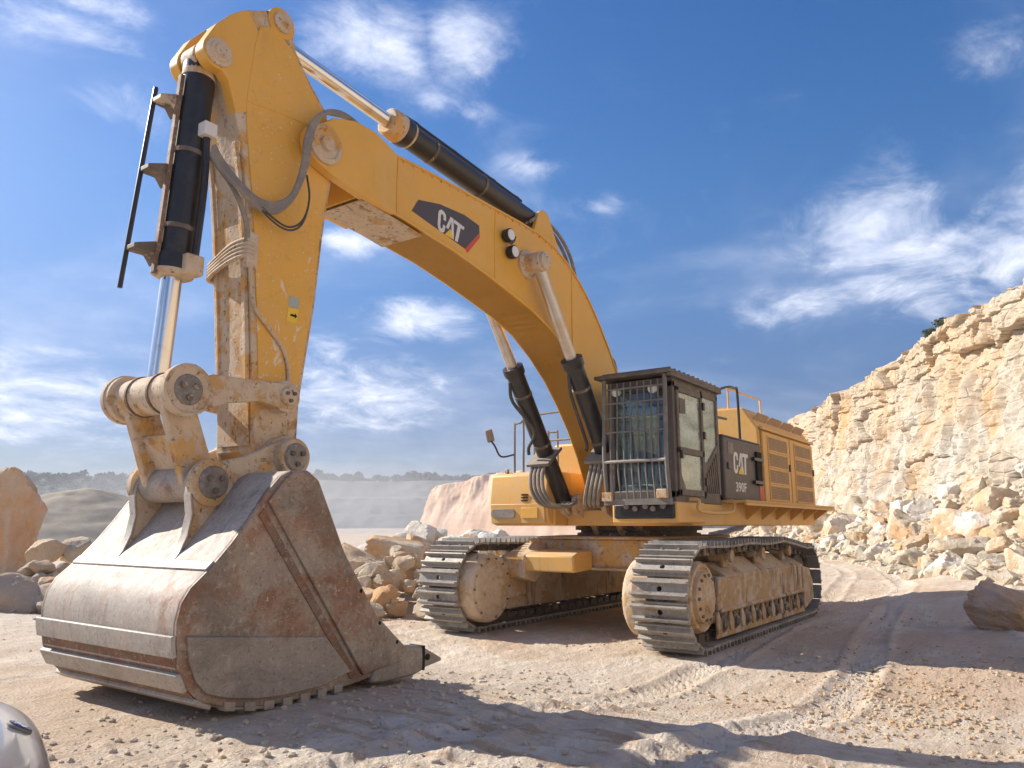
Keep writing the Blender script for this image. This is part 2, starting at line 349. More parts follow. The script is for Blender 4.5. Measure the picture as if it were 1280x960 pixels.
dm = t.m('ADD', 0.22, t.m('MULTIPLY', t.ramp(t.noise(p, 3.5, 6, 0.65), 0.4, 0.7), 0.34))
mx = t.n('ShaderNodeMixShader', {0: dm, 1: mx, 2: df}).outputs[0]
o = t.n('ShaderNodeOutputMaterial'); t.t.links.new(mx, o.inputs[0]); M['glass'] = m
m, t, p = material('windscreen_glass')
tr = t.n('ShaderNodeBsdfTransparent', {'Color': (0.72, 0.80, 0.82, 1)}).outputs[0]; go = t.n('ShaderNodeBsdfGlossy', {'Color': (0.85, 0.92, 1.0, 1), 'Roughness': 0.04}).outputs[0]
df = t.n('ShaderNodeBsdfDiffuse', {'Color': (0.45, 0.45, 0.42, 1)}).outputs[0]
mx = t.n('ShaderNodeMixShader', {0: 0.06, 1: tr, 2: go}).outputs[0]
mx = t.n('ShaderNodeMixShader', {0: t.m('ADD', 0.03, t.m('MULTIPLY', t.ramp(t.noise(p, 4, 6, 0.65), 0.45, 0.7), 0.10)), 1: mx, 2: df}).outputs[0]
o = t.n('ShaderNodeOutputMaterial'); t.t.links.new(mx, o.inputs[0]); M['clear_glass'] = m

def rockmat(name, a, b, ochre=0.3, white=0.3, och=(0.46, 0.25, 0.10), och2=None, sc=1.0, dark=0.25):
    m, t, p = material(name)
    oi = t.n('ShaderNodeObjectInfo').outputs['Random']
    p2 = t.n('ShaderNodeVectorMath', {0: p, 1: (0, 0, 0)}, operation='ADD'); t.t.links.new(t.m('MULTIPLY', oi, 9.0), p2.inputs[1]); p2 = p2.outputs[0]
    c = t.mix(t.ramp(t.noise(p2, 0.9*sc, 7, 0.62), 0.3, 0.7), a, b)
    om = t.m('MULTIPLY', t.ramp(t.m('ADD', t.noise(t.scalev(p2, (1, 1, 0.45)), 0.55*sc, 6, 0.65, 0.6), t.m('MULTIPLY', oi, 0.10)), 0.60-0.2*ochre, 0.78-0.16*ochre), 0.8)
    c = t.mix(om, c, t.mix(t.noise(p2, 4*sc, 5), och, och2 or tuple(min(1, x*1.5) for x in och)))
    wm = t.m('MULTIPLY', t.ramp(t.noise(p2, 2.1*sc, 7, 0.68), 0.66-0.16*white, 0.74-0.1*white), 0.65)
    c = t.mix(wm, c, (0.74, 0.69, 0.60))
    fn = t.noise(p2, 16*sc, 8, 0.7)
    c = t.mix(t.m('MULTIPLY', t.ramp(fn, 0.52, 0.75), dark), c, tuple(x*0.42 for x in a))
    crack = t.vor(t.n('ShaderNodeVectorMath', {0: p2, 1: t.n('ShaderNodeTexNoise', {'Vector': p2, 'Scale': 2.0*sc}).outputs['Color']}, operation='ADD').outputs[0], 1.6*sc, 'DISTANCE_TO_EDGE')
    h = t.m('ADD', t.m('MULTIPLY', t.noise(p2, 5*sc, 8, 0.7), 1.0), t.m('MULTIPLY', t.ramp(crack, 0.0, 0.03), 0.07))
    return finish(m, t, c, 0.92, 0, h, 0.9, 0.10/sc, spec=0.2)
M['limestone'] = rockmat('pale_limestone', (0.50, 0.415, 0.30), (0.62, 0.545, 0.425), 0.30, 0.45)
M['ochre_rock'] = rockmat('ochre_limestone', (0.54, 0.42, 0.28), (0.63, 0.52, 0.38), 0.5, 0.3, (0.54, 0.32, 0.15))
M['orange_rock'] = rockmat('orange_stained_limestone', (0.66, 0.50, 0.34), (0.72, 0.58, 0.42), 0.95, 0.30, (0.62, 0.27, 0.09), (0.78, 0.42, 0.17))
M['grey_rock'] = rockmat('grey_limestone', (0.46, 0.37, 0.28), (0.56, 0.47, 0.37), 0.35, 0.2)
M['brown_rock'] = rockmat('brown_rock', (0.52, 0.38, 0.28), (0.62, 0.49, 0.39), 0.3, 0.25)
M['clod'] = rockmat('ochre_clod', (0.56, 0.42, 0.28), (0.68, 0.55, 0.39), 0.5, 0.25)
M['chips'] = rockmat('stone_chips', (0.56, 0.46, 0.35), (0.70, 0.61, 0.49), 0.35, 0.4)
M['white_rock'] = rockmat('white_limestone', (0.66, 0.60, 0.51), (0.74, 0.70, 0.62), 0.18, 0.6)

# quarry face: bedded, stained limestone
m, t, p = material('quarry_face')
ang = math.atan2(-.412, -.911)
zz_ = t.n('ShaderNodeSeparateXYZ', {0: p}).outputs[2]
upb = t.ramp(t.m('ADD', zz_, t.m('MULTIPLY', t.noise(p, 0.22, 5, 0.6), 7.0)), 9.0, 12.5)
c = t.mix(t.ramp(t.noise(p, 0.35, 8, 0.66), 0.32, 0.68), (0.45, 0.395, 0.32), (0.55, 0.505, 0.435))
c = t.mix(t.m('MULTIPLY', upb, 0.75), c, t.mix(t.noise(p, 0.8, 7, 0.66), (0.47, 0.355, 0.235), (0.58, 0.495, 0.375)))
streak = t.ramp(t.noise(t.scalev(p, (1.0, 1.0, 0.12)), 0.38, 7, 0.66, 0.6), 0.49, 0.64)
c = t.mix(t.m('MULTIPLY', streak, 0.8), c, t.mix(t.noise(p, 2.5, 6, 0.65), (0.50, 0.28, 0.11), (0.66, 0.46, 0.25)))
bed = t.ramp(t.noise(t.scalev(p, (0.10, 0.10, 1.5)), 0.9, 6, 0.62, 0.3), 0.54, 0.68)
c = t.mix(t.m('MULTIPLY', bed, t.m('ADD', 0.15, t.m('MULTIPLY', upb, 0.45))), c, (0.46, 0.31, 0.17))
c = t.mix(t.m('MULTIPLY', t.ramp(t.noise(p, 0.11, 6, 0.6, 0.7), 0.50, 0.62), 0.55), c, t.mix(t.noise(p, 1.1, 7, 0.7), (0.50, 0.32, 0.16), (0.66, 0.50, 0.33)))
c = t.mix(t.m('MULTIPLY', t.ramp(t.noise(p, 1.3, 8, 0.7), 0.54, 0.66), 0.6), c, (0.62, 0.585, 0.525))
c = t.mix(t.m('MULTIPLY', t.ramp(t.noise(p, 4, 10, 0.76), 0.55, 0.70), 0.55), c, (0.26, 0.19, 0.13))
h = t.m('ADD', t.noise(p, 1.6, 11, 0.74), t.m('MULTIPLY', t.ramp(t.vor(t.scalev(p, (1, 1, 1.6)), 0.9, 'DISTANCE_TO_EDGE'), 0, 0.06), 0.22))
M['cliff'] = finish(m, t, c, 0.95, 0, h, 0.8, 0.22, spec=0.15)

# dusty crushed-stone ground
m, t, p = material('quarry_ground')
c = t.mix(t.ramp(t.noise(p, 0.35, 8, 0.62), 0.3, 0.7), (0.56, 0.455, 0.345), (0.68, 0.58, 0.46))
c = t.mix(t.m('MULTIPLY', t.ramp(t.noise(p, 0.17, 6, 0.6, 0.8), 0.50, 0.66), 0.50), c, (0.52, 0.36, 0.24))
stk = t.noise(t.scalev(p, (0.35, 3.2, 1), rot=(0, 0, -0.35)), 1.1, 8, 0.66)
c = t.mix(t.m('MULTIPLY', t.ramp(stk, 0.5, 0.68), 0.55), c, (0.76, 0.69, 0.58))
c = t.mix(t.m('MULTIPLY', t.ramp(stk, 0.47, 0.34), 0.40), c, (0.50, 0.37, 0.26))
sx_ = t.n('ShaderNodeSeparateXYZ', {0: p})
reg = t.ramp(t.n('ShaderNodeVectorMath', {0: t.scalev(p, (1.0, 0.55, 0.0)), 1: (7.3, 1.55, 0)}, operation='DISTANCE').outputs['Value'], 1.9, 0.7)
scr = t.noise(t.scalev(p, (9.0, 0.8, 1), rot=(0, 0, 0.22)), 0.8, 6, 0.62, 0.4)
c = t.mix(t.m('MULTIPLY', t.m('MULTIPLY', t.ramp(scr, 0.52, 0.62), reg), 0.75), c, (0.42, 0.275, 0.17))
c = t.mix(t.m('MULTIPLY', t.m('MULTIPLY', t.ramp(scr, 0.46, 0.36), reg), 0.5), c, (0.66, 0.62, 0.57))
red = t.ramp(t.m('ADD', t.noise(p, 0.45, 6, 0.62, 0.5), t.m('MULTIPLY', t.ramp(t.n('ShaderNodeVectorMath', {0: p, 1: (1.0, 4.6, 0)}, operation='DISTANCE').outputs['Value'], 4.5, 1.0), 0.16)), 0.50, 0.66)
c = t.mix(t.m('MULTIPLY', red, 0.6), c, t.mix(t.noise(p, 5, 7, 0.7), (0.42, 0.255, 0.155), (0.62, 0.46, 0.32)))
xm_ = t.m('MINIMUM', t.m('SUBTRACT', sx_.outputs[0], 5.0), 0.0)
yc_ = t.m('ADD', t.m('SUBTRACT', 4.7, t.m('MULTIPLY', t.m('MULTIPLY', xm_, xm_), 0.0062)), t.m('MULTIPLY', t.m('SINE', t.m('MULTIPLY', sx_.outputs[0], 0.35)), 0.15))
dy_ = t.m('ABSOLUTE', t.m('SUBTRACT', sx_.outputs[1], yc_)); rt_ = t.ramp(t.m('ABSOLUTE', t.m('SUBTRACT', dy_, 0.95)), 0.30, 0.16)
c = t.mix(t.m('MULTIPLY', rt_, t.m('MULTIPLY', t.ramp(t.noise(p, 1.5, 5, 0.6), 0.35, 0.6), 0.6)), c, (0.68, 0.60, 0.50))
g1 = t.noise(p, 9, 9, 0.75); g2 = t.vor(p, 26, 'F1'); g3 = t.noise(p, 60, 4, 0.6)
c = t.mix(t.m('MULTIPLY', t.ramp(g1, 0.54, 0.68), 0.50), c, (0.34, 0.235, 0.16))
c = t.mix(t.m('MULTIPLY', t.ramp(t.noise(p, 2.6, 8, 0.72), 0.55, 0.68), 0.40), c, (0.44, 0.31, 0.21))
c = t.mix(t.m('MULTIPLY', t.ramp(t.noise(p, 24, 5, 0.7), 0.56, 0.72), 0.5), c, (0.80, 0.72, 0.60))
peb = t.ramp(g2, 0.45, 0.1)
h = t.m('ADD', t.m('MULTIPLY', g1, 1.0), t.m('ADD', t.m('MULTIPLY', peb, 0.14), t.m('ADD', t.m('MULTIPLY', g3, 0.22), t.m('MULTIPLY', stk, 0.8))))
M['ground'] = finish(m, t, c, 0.96, 0, h, 0.8, 0.05, spec=0.12)
def farmat(name, a, b, sc, strat=0.0):
    m, t, p = material(name); c = t.mix(t.ramp(t.noise(p, sc, 8, 0.65), 0.35, 0.65), a, b)
    if strat: c = t.mix(t.m('MULTIPLY', t.ramp(t.noise(t.scalev(p, (0.08, 0.08, 1.6)), sc*3, 5, 0.6), 0.5, 0.65), strat), c, tuple(x*0.6 for x in a))
    return finish(m, t, c, 0.95, 0, t.noise(p, sc*6, 7, 0.7), 0.35, 0.006/sc, spec=0.1)
M['far_wall'] = farmat('far_quarry_wall', (0.12, 0.11, 0.08), (0.24, 0.21, 0.16), 0.05, 0.5)
M['bank'] = farmat('pink_spoil', (0.56, 0.38, 0.27), (0.66, 0.49, 0.37), 0.25, 0.15)
M['gravel'] = farmat('grey_gravel', (0.36, 0.30, 0.225), (0.43, 0.37, 0.285), 0.8)
M['hill'] = farmat('hill_scrub', (0.035, 0.055, 0.028), (0.075, 0.095, 0.05), 0.02)
m, t, p = material('far_foliage'); M['far_leaf'] = finish(m, t, t.mix(t.noise(p, 0.6, 5), (0.016, 0.030, 0.012), (0.05, 0.075, 0.03)), 0.9, spec=0.1)
m, t, p = material('bush_leaf'); M['leaf'] = finish(m, t, t.mix(t.noise(p, 3, 4), (0.045, 0.06, 0.03), (0.11, 0.12, 0.06)), 0.8, spec=0.2)
M['bark'] = plain('bark', (0.10, 0.075, 0.05), 0.9)

# ================================================================== THE SETTING
CLD = np.array([-.911, -.412]); CLN = np.array([.412, -.911]); CL0 = np.array([-23., 5.])
def gz(x, y):
    """height of the ground sheet"""
    x = np.asarray(x, float); y = np.asarray(y, float); sh = x.shape; x = x.ravel(); y = y.ravel()
    z = 0.26*sstep(4.3, 7.6, x) + 0.30*sstep(-2.9, -6.5, x)*sstep(1.9, 3.6, y) + 0.12*sstep(3.0, 6.0, y)*sstep(4, 0, x)
    near = np.exp(-(np.maximum(np.hypot(x, y)-30, 0)/60)**2)
    P = np.c_[x, y, 0*x]
    rough = 0.055*fbm(P*0.32, 4) + 0.028*fbm(P*1.7+5, 4, 0.6) + 0.010*np.abs(fbm(P*5.5+9, 3, 0.65))
    crumb = sstep(0.02, 0.30, fbm(P*0.22+31, 3))
    rough += crumb*(0.030*np.maximum(fbm(P*4.2+3, 3, 0.65), -0.15) + 0.022*np.maximum(fbm(P*12+2, 2), 0))
    # grouser prints pressed into the dust in front of the machine
    u = x*0.96+y*0.28; v = -x*0.28+y*0.96
    mk = sstep(5.4, 6.0, u+0.25*fbm(P*1.1+8, 2))*sstep(9.2, 8.4, u)*sstep(-0.4, 0.3, v)*sstep(2.9, 2.2, v)
    rough += mk*0.028*np.clip(np.sin(u/0.13*math.pi+1.2*fbm(P*0.8, 2))*1.6, -1, 1)*(0.55+0.9*fbm(P*1.5+4, 2))
    yc_ = 4.7 - 0.0062*np.minimum(x-5, 0)**2 + 0.15*np.sin(x*0.35)
    for o_ in (-0.95, 0.95, -2.35):
        dd_ = np.abs(y-yc_-o_-0.12*np.sin(x*0.5+o_)); g_ = np.exp(-(dd_/0.17)**4)*(x < 9.5)
        rough = rough*(1-0.7*g_) - g_*(0.022 + 0.011*np.sign(np.sin((x+np.abs(y-yc_-o_)*0.9)*2*math.pi/0.17)))*(0.4+0.9*np.clip(fbm(P*0.5+o_, 2)+0.5, 0, 1)) + 0.02*np.exp(-((dd_-0.25)/0.06)**2)*(x < 9.5)
    under = 1 - 0.9*((np.abs(np.abs(y)-1.755) < 0.5) & (np.abs(x) < 3.2))
    flat = 1-0.75*np.exp(-((x-7.9)/1.3)**4-((y)/1.5)**4)
    z = z + rough*under*flat*(0.3+0.7*near) + 0.5*fbm(P*0.02+70, 3)*sstep(40, 120, np.hypot(x, y))
    # fall away into the pit far behind
    return z.reshape(sh)
cx, cy = 10.5, 4.8
a_v = np.linspace(R_(215-48), R_(215+48), 760); a_o = np.linspace(R_(215+48), R_(215+312), 260)[1:-1]
A = np.concatenate([a_v, a_o]); RR = np.concatenate([[0.02], np.geomspace(0.5, 60, 400), np.geomspace(63, 2600, 46)])
gx = cx + np.cos(A)[:, None]*RR; gy = cy + np.sin(A)[:, None]*RR
V = np.stack([gx, gy, gz(gx, gy)], -1).reshape(-1, 3)
o = npmesh('ground', V, grid_faces(len(A), len(RR), True), M['ground']); tag(o, kind='structure')

# ---- quarry cliff with its talus, one continuous sheet
def cl_H(s): return np.interp(s, [-60, -5, 0, 15, 35, 55, 70, 90, 110], [10.2, 10.4, 10.9, 11.9, 12.3, 13.2, 13.8, 14.0, 12.0])
def cl_W(s): return np.interp(s, [-60, -24, -14, -5, 0, 20, 60, 110], [5.0, 5.2, 6.0, 5.6, 5.2, 5.4, 5.5, 6.0])
def cl_T(s): return np.interp(s, [-60, -20, 0, 20, 45, 110], [2.6, 3.0, 3.2, 2.5, 1.8, 1.5])
S = np.concatenate([np.linspace(-60, -18, 80), np.linspace(-17.8, 45, 560), np.linspace(45.3, 112, 190)])
nT, nW, nP = 46, 230, 24
vv = np.concatenate([np.linspace(-1, 0, nT), np.linspace(0, 1, nW+1)[1:], 1+np.linspace(0, 1, nP+1)[1:]])
Sg, Vg = np.meshgrid(S, vv, indexing='ij'); sf, vf = Sg.ravel(), Vg.ravel()
H, W_, T_ = cl_H(sf), cl_W(sf), cl_T(sf)
H = H + 0.5*fbm(np.c_[sf*0.15, 0*sf, 0*sf+3], 4)
tal = vf <= 0; top = vf > 1; wal = ~tal & ~top
hh = np.where(tal, T_*(1+vf)**1.15, np.where(top, H, T_*0.9 + (H-T_*0.9)*vf)); hw = np.clip((hh-T_)/(H-T_), 0, 1)
out = np.where(tal, W_*(-vf), np.where(top, -(H-T_)*0.20-((vf-1)**2)*55-(vf-1)*2, -(hh-T_)*0.20))
lay = hh/1.05 + 0.35*fbm(np.c_[sf*0.05, hh*0.05, 0*sf], 2); li = np.floor(lay).astype(int)
layoff = (_pm[(li*7+13) & 255]/255.-0.5)
up_ = sstep(0.50, 0.80, hw + 0.10*fbm(np.c_[sf/9, 0*sf, 0*sf+8], 3))
d = 1.5*fbm(np.c_[sf/13, hh/10, 0*sf], 3) + 1.0*np.abs(fbm(np.c_[sf/5.0, hh/22, 0*sf+4], 3)) - 0.9*np.abs(fbm(np.c_[sf/1.9, hh/9, 0*sf+14], 4))*(1-0.5*up_)
wob = fbm(np.c_[sf/2, hh/2, 0*sf], 3)
f1, f2, cid = worley2(sf/4.6+0.35*wob, hh/2.3+0.2*wob, 3); d += (0.40+0.55*up_)*(cid-0.5) - 0.10*np.exp(-((f2-f1)/0.05)**2)
f1, f2, cid = worley2(sf/1.5+0.3*wob, hh/0.62+0.2*wob, 9); d += (0.10+0.14*up_)*(cid-0.5) - (0.02+0.05*up_)*np.exp(-((f2-f1)/0.07)**2)
d += 0.22*layoff*up_ + 0.42*fbm(np.c_[sf*0.6, hh*0.5, 0*sf+9], 6, 0.60) + 0.7*np.maximum(fbm(np.c_[sf/3.2, hh/6, 0*sf+21], 4), 0)
taln = 0.25*fbm(np.c_[sf*0.7, out*0.7, 0*sf], 4) + 0.22*(worley2(sf/0.8, out/0.8, 5)[2]-0.5)*np.clip(1+vf, 0, 1)
bl = sstep(-0.15, 0.12, vf)
out = out + np.where(top, 0.6*fbm(np.c_[sf*0.4, vf*9, 0*sf], 3)+d*np.exp(-(vf-1)*40), d*bl)
hh = hh + np.where(tal, taln*np.clip((1+vf)*4, 0, 1), 0) + np.where(top, (vf-1)*2.5+0.25*fbm(np.c_[sf*0.5, vf*12, 0*sf+2], 3), 0) + np.where(wal, 0.12*fbm(np.c_[sf*2, hh*2, 0*sf+1], 2), 0)
endf = sstep(100, 112, sf); hh = hh*(1-0.7*endf)
P = CL0 + sf[:, None]*CLD + out[:, None]*CLN
base = 0.25 + 0*sf
o = npmesh('quarry_cliff', np.c_[P, hh + np.where(vf < -0.97, -0.5, base)], grid_faces(len(S), len(vv)), M['cliff'], angle=50); tag(o, kind='structure')
def talus_z(s, u):
    """height of the talus surface at distance u out from the wall foot"""
    vfrac = np.clip(u/cl_W(s), 0, 1); return 0.25 + cl_T(s)*(1-vfrac)**1.15
def cl_xy(s, u): q = CL0 + s*CLD + u*CLN; return float(q[0]), float(q[1])

# ---- far background: hill ring, pit terraces, spoil bank, gravel mound
az = np.linspace(0, 2*math.pi, 361)[:-1]; rr = np.geomspace(400, 1600, 44)
ag, rg = np.meshgrid(az, rr, indexing='ij'); af, rf = ag.ravel(), rg.ravel()
px, py = 11.9+np.cos(af)*rf, 5.8+np.sin(af)*rf
hz = (24 + 12*np.exp(-((np.degrees(af)-243)/10)**2) + 5*fbm(np.c_[px/150, py/150, 0*px], 4))*sstep(400, 600, rf)*sstep(1700, 900, rf) - 3
o = npmesh('forested_hills', np.c_[px, py, hz], grid_faces(len(az), len(rr), True), M['hill']); tag(o, kind='structure')
# pit terraces
aa = np.linspace(R_(190), R_(238), 260); uu = np.linspace(0, 1, 90); ag, ug = np.meshgrid(aa, uu, indexing='ij'); af, uf = ag.ravel(), ug.ravel()
stepz = np.interp(uf, [0, .06, .20, .30, .45, .56, .74, .85, 1.0], [0, 0, 6.5, 7.2, 15.5, 16.5, 25.5, 26.5, 27.0])
rr_ = 330 + uf*120 + 14*fbm(np.c_[af*14, stepz*0.05, 0*af], 4) + 0.8*fbm(np.c_[af*90, stepz*0.3, 0*af], 3)
zz = stepz*(1+0.10*fbm(np.c_[af*6, 0*af, 0*af+3], 3)) + 0.5*fbm(np.c_[af*60, uf*15, 0*af], 3) - 0.8
o = npmesh('pit_terraces', np.c_[11.9+np.cos(af)*rr_, 5.8+np.sin(af)*rr_, zz], grid_faces(len(aa), len(uu)), M['far_wall']); tag(o, kind='structure')
# pink spoil bank
S2 = np.linspace(-42, 12, 260); U2 = np.linspace(0, 1, 110); sg, ug = np.meshgrid(S2, U2, indexing='ij'); sf, uf = sg.ravel(), ug.ravel()
hp = np.interp(sf, [-42, -13, -11, -9, -4, 2, 10, 20, 42], [7.5, 8.5, 9.0, 9.6, 8.6, 7.2, 6.2, 5.2, 0.5])
hp = np.interp(sf, [-42, -10, -4, -1, 3, 7, 8.2, 9.5], [10.2, 10.2, 9.8, 9.3, 9.0, 8.6, 8.0, 0.2])
zf = hp*np.where(uf < 0.5, (uf*2)**0.9, 1.0) - 0.5; ru = np.where(uf < 0.5, uf*2*3.6, 3.6+(uf-0.5)*60)
ru = ru + 1.6*fbm(np.c_[sf/5.5, zf/9, 0*sf], 5, 0.55)*(uf < 0.52)*uf*2 + 0.5*fbm(np.c_[sf/7, 0*sf, 0*sf], 3); zf = zf + 0.35*fbm(np.c_[sf/3, ru/3, 0*sf], 3)*(uf > 0.02)
b0 = np.array([-84.5, -76.0]); bdir = np.array([math.cos(R_(78)), math.sin(R_(78))]); bn = np.array([math.cos(R_(168)), math.sin(R_(168))])
P = b0 - sf[:, None]*bdir*1.0 + ru[:, None]*bn
o = npmesh('spoil_bank', np.c_[P, zf], grid_faces(len(S2), len(U2)), M['bank']); tag(o, 'pinkish earth bank with gullied face in the hazy pit behind the tracks', 'bank')
# gravel mound
aa = np.linspace(0, 2*math.pi, 121)[:-1]; uu = np.linspace(0, 1, 50); ag, ug = np.meshgrid(aa, uu, indexing='ij'); af, uf = ag.ravel(), ug.ravel()
rad = 10.5*uf; mx_, my_ = np.cos(af)*rad*1.25, np.sin(af)*rad
zz = 4.9*np.clip(1-np.sqrt(uf**2+0.012), 0, 1)**0.92 + 0.18*fbm(np.c_[mx_*0.5, my_*0.5, 0*mx_], 4) + 0.25*np.abs(fbm(np.c_[af*5, uf*0.6, 0*af], 3))*uf*(1-uf) - 0.35
mt = empty('gravel_mound', (-14.5, -49.5, 0))
o = npmesh('gravel_mound', np.c_[mx_, my_, zz], grid_faces(len(aa), len(uu), True), M['gravel']); o.location = (-14.6, -49.0, 0); bpy.data.objects.remove(mt)
o.name = 'gravel_mound'; tag(o, 'smooth cone of grey crushed gravel left behind the bucket', 'gravel heap')

# ---- rocks
def ico(sub):
    bm = bmesh.new(); bmesh.ops.create_icosphere(bm, subdivisions=sub, radius=1.0)
    V = np.array([v.co[:] for v in bm.verts]); F = np.array([[v.index for v in f.verts] for f in bm.faces]); bm.free(); return V, F
ICO = {k: ico(k) for k in (1, 2, 3, 4, 5)}
def rock_mesh(name, seed, mat, sub=4, planes=13, aniso=(1, .85, .7), noise_a=0.05, soft=26, chunk=0.0):
    r = np.random.RandomState(seed); V, F = ICO[sub]
    n = r.normal(size=(planes, 3)); n = np.r_[n, np.eye(3), -np.eye(3)] if chunk else n
    n /= np.linalg.norm(n, axis=1)[:, None]; hgt = r.uniform(0.62, 1.0, len(n))
    if chunk: hgt[-6:] = r.uniform(0.62, 0.74, 6)
    q = np.maximum(V @ n.T, 1e-3)/hgt
    rad = 1/(((q**soft).sum(1) + (1/1.32)**soft)**(1/soft))
    P = V*rad[:, None]; P = P*np.array(aniso)
    nr = V/np.linalg.norm(V, axis=1)[:, None]
    off = r.uniform(0, 90, 3)
    P = P + nr*(noise_a*fbm(P*2.3+off, 5, 0.62) + noise_a*0.5*np.abs(fbm(P*5+off, 3)))[:, None]
    f1, f2, cid = worley2(P[:, 0]*2.4+P[:, 2]*1.1+off[0], P[:, 1]*2.4+P[:, 2]*1.7+off[1], seed & 63)
    P = P - nr*(noise_a*0.7*cid)[:, None]
    me = bpy.data.meshes.new(name); me.from_pydata(P.tolist(), [], F.tolist()); me.materials.append(mat)
    me.shade_smooth(); me.set_sharp_from_angle(angle=R_(24)); return me
def put_rock(me, x, y, z, s, rot=None, label=None, cat='boulder', group=None, name='boulder'):
    o = bpy.data.objects.new(name, me); COL.objects.link(o); o.location = (x, y, z)
    o.scale = s if isinstance(s, (tuple, list)) else (s, s, s)
    o.rotation_euler = rot or (random.uniform(-.5, .5), random.uniform(-.5, .5), random.uniform(0, 6.28))
    return tag(o, label, cat, group)
CAMXY = np.array([11.88, 5.805])
lime = [rock_mesh('boulder', 100+i, M[['limestone', 'limestone', 'limestone', 'ochre_rock', 'white_rock'][i % 5]], 4, 14+i % 5, (1, random.uniform(.65, .95), random.uniform(.55, .85)), 0.10, 80, i % 2) for i in range(12)]
# rubble at the foot of the quarry face
KIND = ['pale cream', 'ochre', 'white']
def talus_label(me, s, u):
    c = KIND[0 if me.materials[0] is M['limestone'] else 1 if me.materials[0] is M['ochre_rock'] else 2]
    q = u/cl_W(s); w_ = 'high on the cliff rubble' if q < .34 else 'halfway up the cliff rubble' if q < .7 else 'at the foot of the cliff rubble'
    d_ = ' near the right edge' if s < 3 else ' in the middle distance' if s < 22 else ', far back beside the engine hood'
    return f'{c} boulder {w_}{d_}', f'{c} boulders {w_}{d_}'
spots = []
for k in range(4000):
    if len(spots) >= 265: break
    s = random.choice([random.uniform(-24, 12), random.uniform(-14, 30), random.uniform(10, 62)]); u = cl_W(s)*random.uniform(0.02, 1.06)
    x, y = cl_xy(s, u); dcam = math.hypot(x-CAMXY[0], y-CAMXY[1])
    r = random.choice([random.uniform(.28, .6), random.uniform(.5, 1.0), random.uniform(.7, 1.55)])*(1.0 if s < 15 else 1.1)
    if u > cl_W(s)*0.85: r = min(r, 0.6)
    if any((x-a)**2+(y-b)**2 < (0.62*(r+c))**2 for a, b, c in spots): continue
    if dcam < 12.5 or x > -5.6 or math.hypot(x+1.9, y-5.05) < r+1.1: continue
    spots.append((x, y, r)); z = float(talus_z(s, u)) + 0.22*r
    me_ = random.choice(lime); lb_, gr_ = talus_label(me_, s, u)
    put_rock(me_, x, y, z, (r, r*random.uniform(.8, 1.1), r*random.uniform(.8, 1.05)), None, lb_, 'boulder', gr_)
# small stones of the same rubble: one mass
def scatter(name, n, sampler, rmin, rmax, mat, sub=1, label=None, cat=None):
    protos = []
    for i in range(6):
        r = np.random.RandomState(900+i); V, F = ICO[sub]; nn = r.normal(size=(7, 3)); nn /= np.linalg.norm(nn, axis=1)[:, None]
        q = np.maximum(V@nn.T, 1e-3)/r.uniform(.55, 1, 7); protos.append((V/(((q**18).sum(1)+.15)**(1/18))[:, None]*np.array([1, .8, .62]), F))
    x, y, z = sampler(n); n = len(x); k = np.arange(n) % 6; r = rmin + (rmax-rmin)*rng.rand(n)**3; a = rng.rand(n)*6.283
    Vs, Fs, o = [], [], 0
    for j in range(6):
        V, F = protos[j]; i = np.where(k == j)[0]; c, s_ = np.cos(a[i])[:, None], np.sin(a[i])[:, None]
        Vx = np.stack([V[None, :, 0]*c-V[None, :, 1]*s_, V[None, :, 0]*s_+V[None, :, 1]*c, V[None, :, 2]+0*c], -1)*r[i][:, None, None]
        Vx = Vx + np.stack([x[i], y[i], z[i]+0.15*r[i]], -1)[:, None]
        Vs.append(Vx.reshape(-1, 3)); Fs.append((F[None] + (np.arange(len(i))*len(V))[:, None, None]).reshape(-1, 3)+o); o += len(V)*len(i)
    ob = npmesh(name, np.concatenate(Vs), np.concatenate(Fs), mat, smooth=False); return tag(ob, label, cat, kind='stuff')
def samp_talus(n):
    s = np.where(rng.rand(n) < .55, rng.uniform(-26, 15, n), rng.uniform(-10, 70, n)); u = cl_W(s)*(1.12-0.95*rng.rand(n)**1.6)
    P = CL0 + s[:, None]*CLD + u[:, None]*CLN; z = talus_z(s, u); out = u > cl_W(s); z = np.where(out, gz(P[:, 0], P[:, 1]), z)
    k = P[:, 0] < -5.8; return P[k, 0], P[k, 1], z[k]
scatter('rubble_stones', 5200, samp_talus, 0.06, 0.38, M['limestone'], 1, 'pale broken stones filling the rubble slope under the cliff', 'rubble')
def samp_ground(n):
    d = 2.2 + 30*rng.rand(n*16)**1.8; a = R_(215.3) + np.radians(rng.uniform(-42, 42, n*16)); x, y = CAMXY[0]+np.cos(a)*d, CAMXY[1]+np.sin(a)*d
    ok = perlin(np.c_[x*0.35, y*0.35, 0*x+4]) + rng.uniform(-.30, .30, n*16) > 0.22; x, y = x[ok][:n], y[ok][:n]
    return x, y, gz(x, y)
scatter('gravel', 9000, samp_ground, 0.004, 0.036, M['chips'], 1, 'loose stone chips strewn over the dusty quarry floor', 'gravel')

def samp_clods(n):
    x = rng.normal(4.3, 1.5, n*3); y = rng.normal(4.9, 1.2, n*3); ok = (perlin(np.c_[x*0.8, y*0.8, 0*x+2]) + rng.uniform(-.3, .3, n*3) > 0.0) & (y > 2.6); x, y = x[ok][:n], y[ok][:n]
    return x, y, gz(x, y)
scatter('earth_clods', 3200, samp_clods, 0.005, 0.036, M['clod'], 1, 'ochre crumbs and small clods on the ground at lower right', 'earth')
